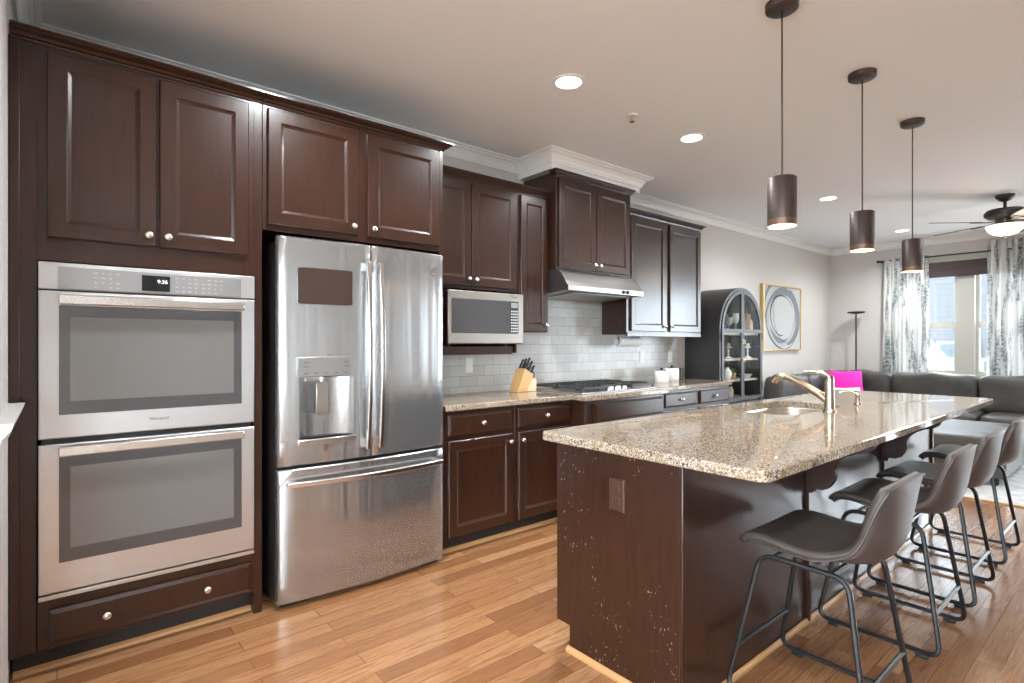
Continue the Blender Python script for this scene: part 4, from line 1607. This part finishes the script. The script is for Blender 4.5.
o = build('serving_bowl', MB().lathe([(.001, zs3 + .001), (.04, zs3 + .001), (.075, zs3 + .045), (.072, zs3 + .045), (.04, zs3 + .008), (.001, zs3 + .006)], (6.06, 3.08, 0), seg=24), M['plate_white'], None, loc=(6.06, 3.08, zs3), smooth=True)
tag(o, 'white bowl on the lower glazed shelf behind the right arched door', 'bowl')
o = build('jar', MB().lathe([(.001, zs4 + .001), (.05, zs4 + .001), (.055, zs4 + .09), (.04, zs4 + .12), (.042, zs4 + .135), (.001, zs4 + .14)], (5.66, 3.07, 0), seg=20), M['shelf_wood'], None, loc=(5.66, 3.07, zs4), smooth=True)
tag(o, 'tan lidded jar on the bottom glazed shelf of the arched cabinet', 'jar')

# ------------------------------------------------------------------ framed abstract on the wall
PX0, PX1, PZ0, PZ1 = 7.03, 8.17, 1.185, 2.065
t = thing('framed_picture', ((PX0 + PX1) / 2, WY, PZ0), 'gold framed abstract of grey brushed rings on white', 'picture')
b = MB()
fw, fd = .018, .045
b.ring('y', WY - fd, WY - .001, PX0, PX1, PZ0, PZ1, fw)
build('frame', b, M['gold'], t, bevel=.002)
cv = build('canvas', MB().box(PX0 + fw, PX1 - fw, WY - .030, WY - .004, PZ0 + fw, PZ1 - fw), M['canvas'], t)


def stroke(cx_, cz_, rx, rz, a0, a1, w, m, seed, lay):
    rnd = random.Random(seed)
    n = 60
    ph = [rnd.uniform(0, 6.28) for _ in range(4)]
    inn, out = [], []
    for k in range(n + 1):
        u = k / n
        a = a0 + (a1 - a0) * u
        j = 1 + .035 * math.sin(2 * a + ph[0]) + .02 * math.sin(3 * a + ph[1])
        ww = w * (.35 + .65 * math.sin(PI * min(1, max(0, u))) ** .6) * (1 + .35 * math.sin(2.3 * a + ph[2]))
        for lst, s in ((inn, -1), (out, 1)):
            x = cx_ + (rx * j + s * ww / 2) * math.cos(a)
            z = cz_ + (rz * j + s * ww / 2) * math.sin(a)
            lst.append((min(PX1 - fw - .002, max(PX0 + fw + .002, x)), min(PZ1 - fw - .002, max(PZ0 + fw + .002, z))))
    y = WY - .030 - .0006 - .0006 * lay
    b = MB()
    b.grid([[(x, y, z) for x, z in inn], [(x, y, z) for x, z in out]])
    return build('brush_stroke', b, m, cv, solid=.0005)


pc, pz = (PX0 + PX1) / 2 - .02, (PZ0 + PZ1) / 2 + .03
stroke(pc, pz, .42, .35, -.6, 5.2, .085, M['paint1'], 1, 1)
stroke(pc - .01, pz - .05, .40, .34, 2.4, 6.4, .07, M['paint3'], 2, 2)
stroke(pc + .03, pz + .0, .46, .42, -1.3, 1.1, .085, M['paint1'], 3, 3)
stroke(pc, pz + .01, .33, .28, .4, 4.8, .022, M['paint2'], 4, 4)
stroke(pc + .02, pz - .02, .50, .42, 3.2, 6.0, .016, M['paint2'], 5, 5)
stroke(pc + .1, pz + .06, .36, .40, 2.6, 4.9, .008, M['paint2'], 6, 6)
stroke(pc - .03, pz + .08, .47, .40, 1.3, 3.6, .06, M['paint1'], 7, 7)

# ------------------------------------------------------------------ floor lamp behind the sofa
lx, ly = 9.16, 2.955
t = thing('floor_lamp', (lx, ly, 0), 'slim dark torchiere floor lamp in the corner behind the sofa', 'floor lamp')
build('base', MB().lathe([(.001, .001), (.13, .001), (.13, .018), (.02, .03), (.001, .03)], (lx, ly, 0), seg=28), M['blackdisc'], t, smooth=True)
build('pole', MB().tube([(lx, ly, .02), (lx, ly, 1.72)], .011, 10), M['blackdisc'], t, smooth=True)
build('lamp_shade', MB().lathe([(.001, 1.715), (.03, 1.718), (.105, 1.735), (.118, 1.752), (.112, 1.755), (.095, 1.745), (.001, 1.735)], (lx, ly, 0), seg=32), M['blackdisc'], t, smooth=True)

# ------------------------------------------------------------------ sofa, ottoman, rug, pillows
def tuft(cx_, cz_, ax, sp=.33, dep=.018):
    def f(q):
        return q
    return f


t = thing('sectional_sofa', (8.5, 2.0, 0), 'grey leather sectional sofa along the window wall and the kitchen wall', 'sofa')
b = MB()
b.box(8.22, 9.02, .40, 3.28, .06, .24)
b.box(6.62, 8.24, 2.46, 3.28, .06, .24)
build('base', b, M['leather'], t, bevel=.03, seg=3)
b = MB()
b.box(8.86, 9.02, .40, 3.28, .22, .62)
b.box(6.62, 9.0, 3.14, 3.28, .22, .62)
build('back_frame', b, M['leather'], t, bevel=.03, seg=3)
build('armrest', MB().cushion(6.48, 6.68, 2.42, 3.29, .05, .60, .28), M['leather'], t, smooth=True, angle=180)
build('armrest', MB().cushion(8.20, 9.04, .21, .41, .05, .60, .28), M['leather'], t, smooth=True, angle=180)
for y0_, y1_ in ((.42, 1.385), (1.395, 2.42), (2.43, 3.12)):
    build('seat_cushion', MB().cushion(8.16, 8.90, y0_, y1_, .22, .46, .3), M['leather'], t, smooth=True, angle=180)
for x0_, x1_ in ((6.68, 7.42), (7.43, 8.16)):
    build('seat_cushion', MB().cushion(x0_, x1_, 2.42, 3.15, .22, .46, .3), M['leather'], t, smooth=True, angle=180)
for y0_, y1_ in ((.44, 1.462), (1.475, 2.372), (2.385, 3.13)):
    def sag(q, y0_=y0_, y1_=y1_):
        u = (q[1] - y0_) / (y1_ - y0_)
        k = .012 * math.cos(2 * PI * u * 2)
        g = math.exp(-((q[1] - (y0_ + y1_) / 2) / .018) ** 2) + .6 * math.exp(-((q[2] - .70) / .02) ** 2)
        return [q[0] - .05 * (q[2] - .44) / .45 + (.018 * g if q[0] < 8.76 else 0), q[1], q[2] + (k if q[2] > .7 else 0)]
    build('back_cushion', MB().cushion(8.66, 8.93, y0_, y1_, .43, .90, .34, nu=120, nv=40, dent=sag), M['leather'], t, smooth=True, angle=180)
for x0_, x1_ in ((6.68, 7.44), (7.45, 8.18), (8.19, 8.74)):
    def sag2(q, x0_=x0_, x1_=x1_):
        g = math.exp(-((q[0] - (x0_ + x1_) / 2) / .018) ** 2) + .6 * math.exp(-((q[2] - .70) / .02) ** 2)
        return [q[0], q[1] - .05 * (q[2] - .44) / .45 + (.018 * g if q[1] < 3.05 else 0), q[2] + .012 * math.cos(4 * PI * (q[0] - x0_) / (x1_ - x0_)) * (q[2] > .7)]
    build('back_cushion', MB().cushion(x0_, x1_, 2.96, 3.22, .43, .885, .34, nu=120, nv=40, dent=sag2), M['leather'], t, smooth=True, angle=180)

t = thing('ottoman', (7.0, 1.45, 0), 'low tufted grey leather ottoman beyond the far end of the island', 'ottoman')


def dent(q):
    if q[2] > .36:
        g = 0
        for i in range(4):
            for j in range(4):
                g += math.exp(-(((q[0] - 6.55 - .28 * i) ** 2 + (q[1] - 1.02 - .28 * j) ** 2) / .004))
        q = [q[0], q[1], q[2] - .02 * min(1, g)]
    return q


build('cushion_top', MB().cushion(6.35, 7.65, .86, 2.02, .30, .45, .22, nu=64, nv=40, dent=dent), M['leather'], t, smooth=True, angle=180)
build('base', MB().box(6.38, 7.62, .89, 1.99, .08, .36), M['leather'], t, bevel=.02, seg=3)
for sx, sy in ((6.46, .97), (7.54, .97), (6.46, 1.91), (7.54, 1.91)):
    build('leg', MB().lathe([(.001, .0125), (.020, .0125), (.026, .085), (.001, .085)], (sx, sy, 0), seg=12), M['blackdisc'], t, smooth=True)

t = thing('area_rug', (7.3, 1.2, 0), 'pale grey area rug with tan border under the ottoman', 'rug')
build('pile', MB().box(5.84, 8.15, -.5, 2.38, 0.0005, .011), M['rug'], t)
build('binding', MB().box(5.78, 5.839, -.5, 2.38, 0.0005, .012), M['rug_edge'], t, bevel=.003)


def pillow(name, c, w, h, th, rz, tilt, m, label):
    rows = []
    n = 20
    for side in (1, -1):
        P = []
        for i in range(n + 1):
            row = []
            for j in range(n + 1):
                u, v = -1 + 2 * i / n, -1 + 2 * j / n
                k = max(0, (1 - u * u) * (1 - v * v)) ** .45
                pin = 1 - .07 * (1 - abs(u)) * abs(v) ** 2
                pin2 = 1 - .07 * (1 - abs(v)) * abs(u) ** 2
                row.append(Vector((u * w / 2 * pin2, side * th / 2 * k, v * h / 2 * pin)))
            P.append(row)
        rows.append(P)
    R = Matrix.Rotation(rz, 4, 'Z') @ Matrix.Rotation(tilt, 4, 'X')
    b = MB()
    for P in rows:
        b.grid([[tuple(R @ p + Vector(c)) for p in r] for r in P])
    o = build(name, b, m, None, loc=(c[0], c[1], c[2] - h / 2), smooth=True, angle=180)
    tag(o, label, 'pillow')


pillow('throw_pillow', (8.02, 2.70, .705), .45, .44, .14, math.radians(-42), math.radians(-14), M['pink'], 'bright magenta throw pillow in the sofa corner')
pillow('throw_pillow', (7.80, 2.62, .590), .40, .255, .13, math.radians(-38), math.radians(-18), M['whitefab'], 'white throw pillow leaning in front of the magenta one')

# ------------------------------------------------------------------ curtains, rods, shade
def curtain(y0, y1, zt_, zb_, x, label, folds, seed, flare=.0):
    rnd = random.Random(seed)
    n = 90
    nz = 14
    P = []
    ph = [rnd.uniform(0, 6.28) for _ in range(3)]
    for j in range(nz + 1):
        v = j / nz
        z = zt_ + (zb_ - zt_) * v
        amp = .030 + .018 * v
        row = []
        for i in range(n + 1):
            u = i / n
            a = 2 * PI * folds * u
            y = y0 + (y1 - y0) * u + flare * v * (u - .5)
            row.append((x + amp * math.sin(a + ph[0] + .5 * math.sin(a * .37 + ph[1])) + .01 * math.sin(3 * v + a * .5 + ph[2]), y + .010 * math.cos(a * 2 + ph[1]), z))
        P.append(row)
    t = thing('curtain', (x, (y0 + y1) / 2, zb_), label, 'curtain', 'birch print curtains at the window')
    build('cloth', MB().grid(P), M['curtain'], t, smooth=True, angle=180)
    return t


curtain(2.10, 2.62, 2.50, .03, 9.215, 'white and grey tree-print curtain at the left of the window', 6, 3, .06)
curtain(.86, 1.46, 2.60, .03, 9.215, 'white and grey tree-print curtain at the right of the window', 6, 8, .05)
t = thing('curtain_rod', (9.235, 1.75, 2.47), 'thin black curtain rod above the window', 'curtain rod')
build('rod', MB().tube([(9.235, 2.68, 2.475), (9.235, .75, 2.475)], .010, 10), M['iron'], t, smooth=True)
for y_ in (2.69, .74):
    build('finial', MB().lathe([(.001, 0), (.018, .01), (.02, .03), (.012, .045), (.001, .05)], (9.235, y_ + .025, 2.475), seg=14, axis='y'), M['iron'], t, smooth=True)
for y_ in (2.66, .80):
    build('bracket', MB().box(9.235, WX, y_ - .008, y_ + .008, 2.455, 2.47), M['iron'], t)
t = thing('window_shade', (9.30, 1.72, 2.19), 'dark brown roman shade rolled up at the window head', 'blind')
b = MB()
b.box(9.301, 9.322, .93, 2.52, 2.19, 2.395)
build('cloth', b, M['blind'], t, bevel=.004)
build('fold', MB().box(9.284, 9.3005, .93, 2.52, 2.185, 2.275), M['blind'], t, bevel=.006)

# ------------------------------------------------------------------ outside: deck, railing, neighbouring houses
struct('ground_outside', MB().box(-60, 60, -60, 60, -3.2, -3.1), M['grassy'])
struct('deck_floor', MB().box(9.46, 12.2, -4.0, 5.0, -.20, -.10), M['deck'])
t = thing('deck_railing', (12.0, 2.0, -.10), 'white picket railing of the deck outside the window', 'railing')
build('top_rail', MB().box(11.97, 12.05, -1.9, 5.0, .98, 1.03), M['rail'], t)
build('bottom_rail', MB().box(11.98, 12.04, -1.9, 5.0, -.02, .03), M['rail'], t)
for k in range(50):
    y_ = -1.8 + k * .135
    build('baluster', MB().box(11.99, 12.03, y_ - .02, y_ + .02, -.10 if k % 12 == 0 else .02, .99), M['rail'], t)


def house(x, y0, y1, zr, label, roof_axis, wins, dp=7):
    t = thing('house', (x, (y0 + y1) / 2, -3.1), label, 'house')
    build('wall', MB().box(x, x + dp, y0, y1, -3.1, zr), M['siding'], t)
    ym = (y0 + y1) / 2
    build('roof', MB().prism([(y0 - .4, zr - .1), (ym, zr + 2.6), (y1 + .4, zr - .1), (y1 + .4, zr + .05), (ym, zr + 2.8), (y0 - .4, zr + .05)], 'x', x - .4, x + dp + .4) if roof_axis == 'x' else
          MB().prism([(x - .5, zr - .1), (x + 3.5, zr + 2.2), (x + 7.5, zr - .1)], 'y', y0 - .3, y1 + .3), M['roof'], t)
    for (wy, wz, ww, wh) in wins:
        f = build('window', MB().box(x - .05, x, wy - ww / 2, wy + ww / 2, wz - wh / 2, wz + wh / 2), M['rail'], t)
        build('pane', MB().box(x - .06, x - .05, wy - ww / 2 + .08, wy + ww / 2 - .08, wz - wh / 2 + .08, wz + wh / 2 - .08), M['house_window'], f)
    return t


house(22, .9, 9.5, 5.4, 'pale sided neighbour house filling the left part of the window view', 'y', [(4.2, .6, 1.1, 1.5), (7.4, .6, 1.1, 1.5)])
house(32, -5.2, .75, 5.2, 'pale neighbour house seen through the right sash of the window', 'y', [(3.2 - 3.2, 2.05, 1.2, 1.1), (-2.2, 2.0, 1.2, 1.4), (0.0, .1, 1.3, 1.5)])
house(16, 3.3, 6.6, -.55, 'low shed with a dark roof beyond the deck railing', 'x', [], 3)
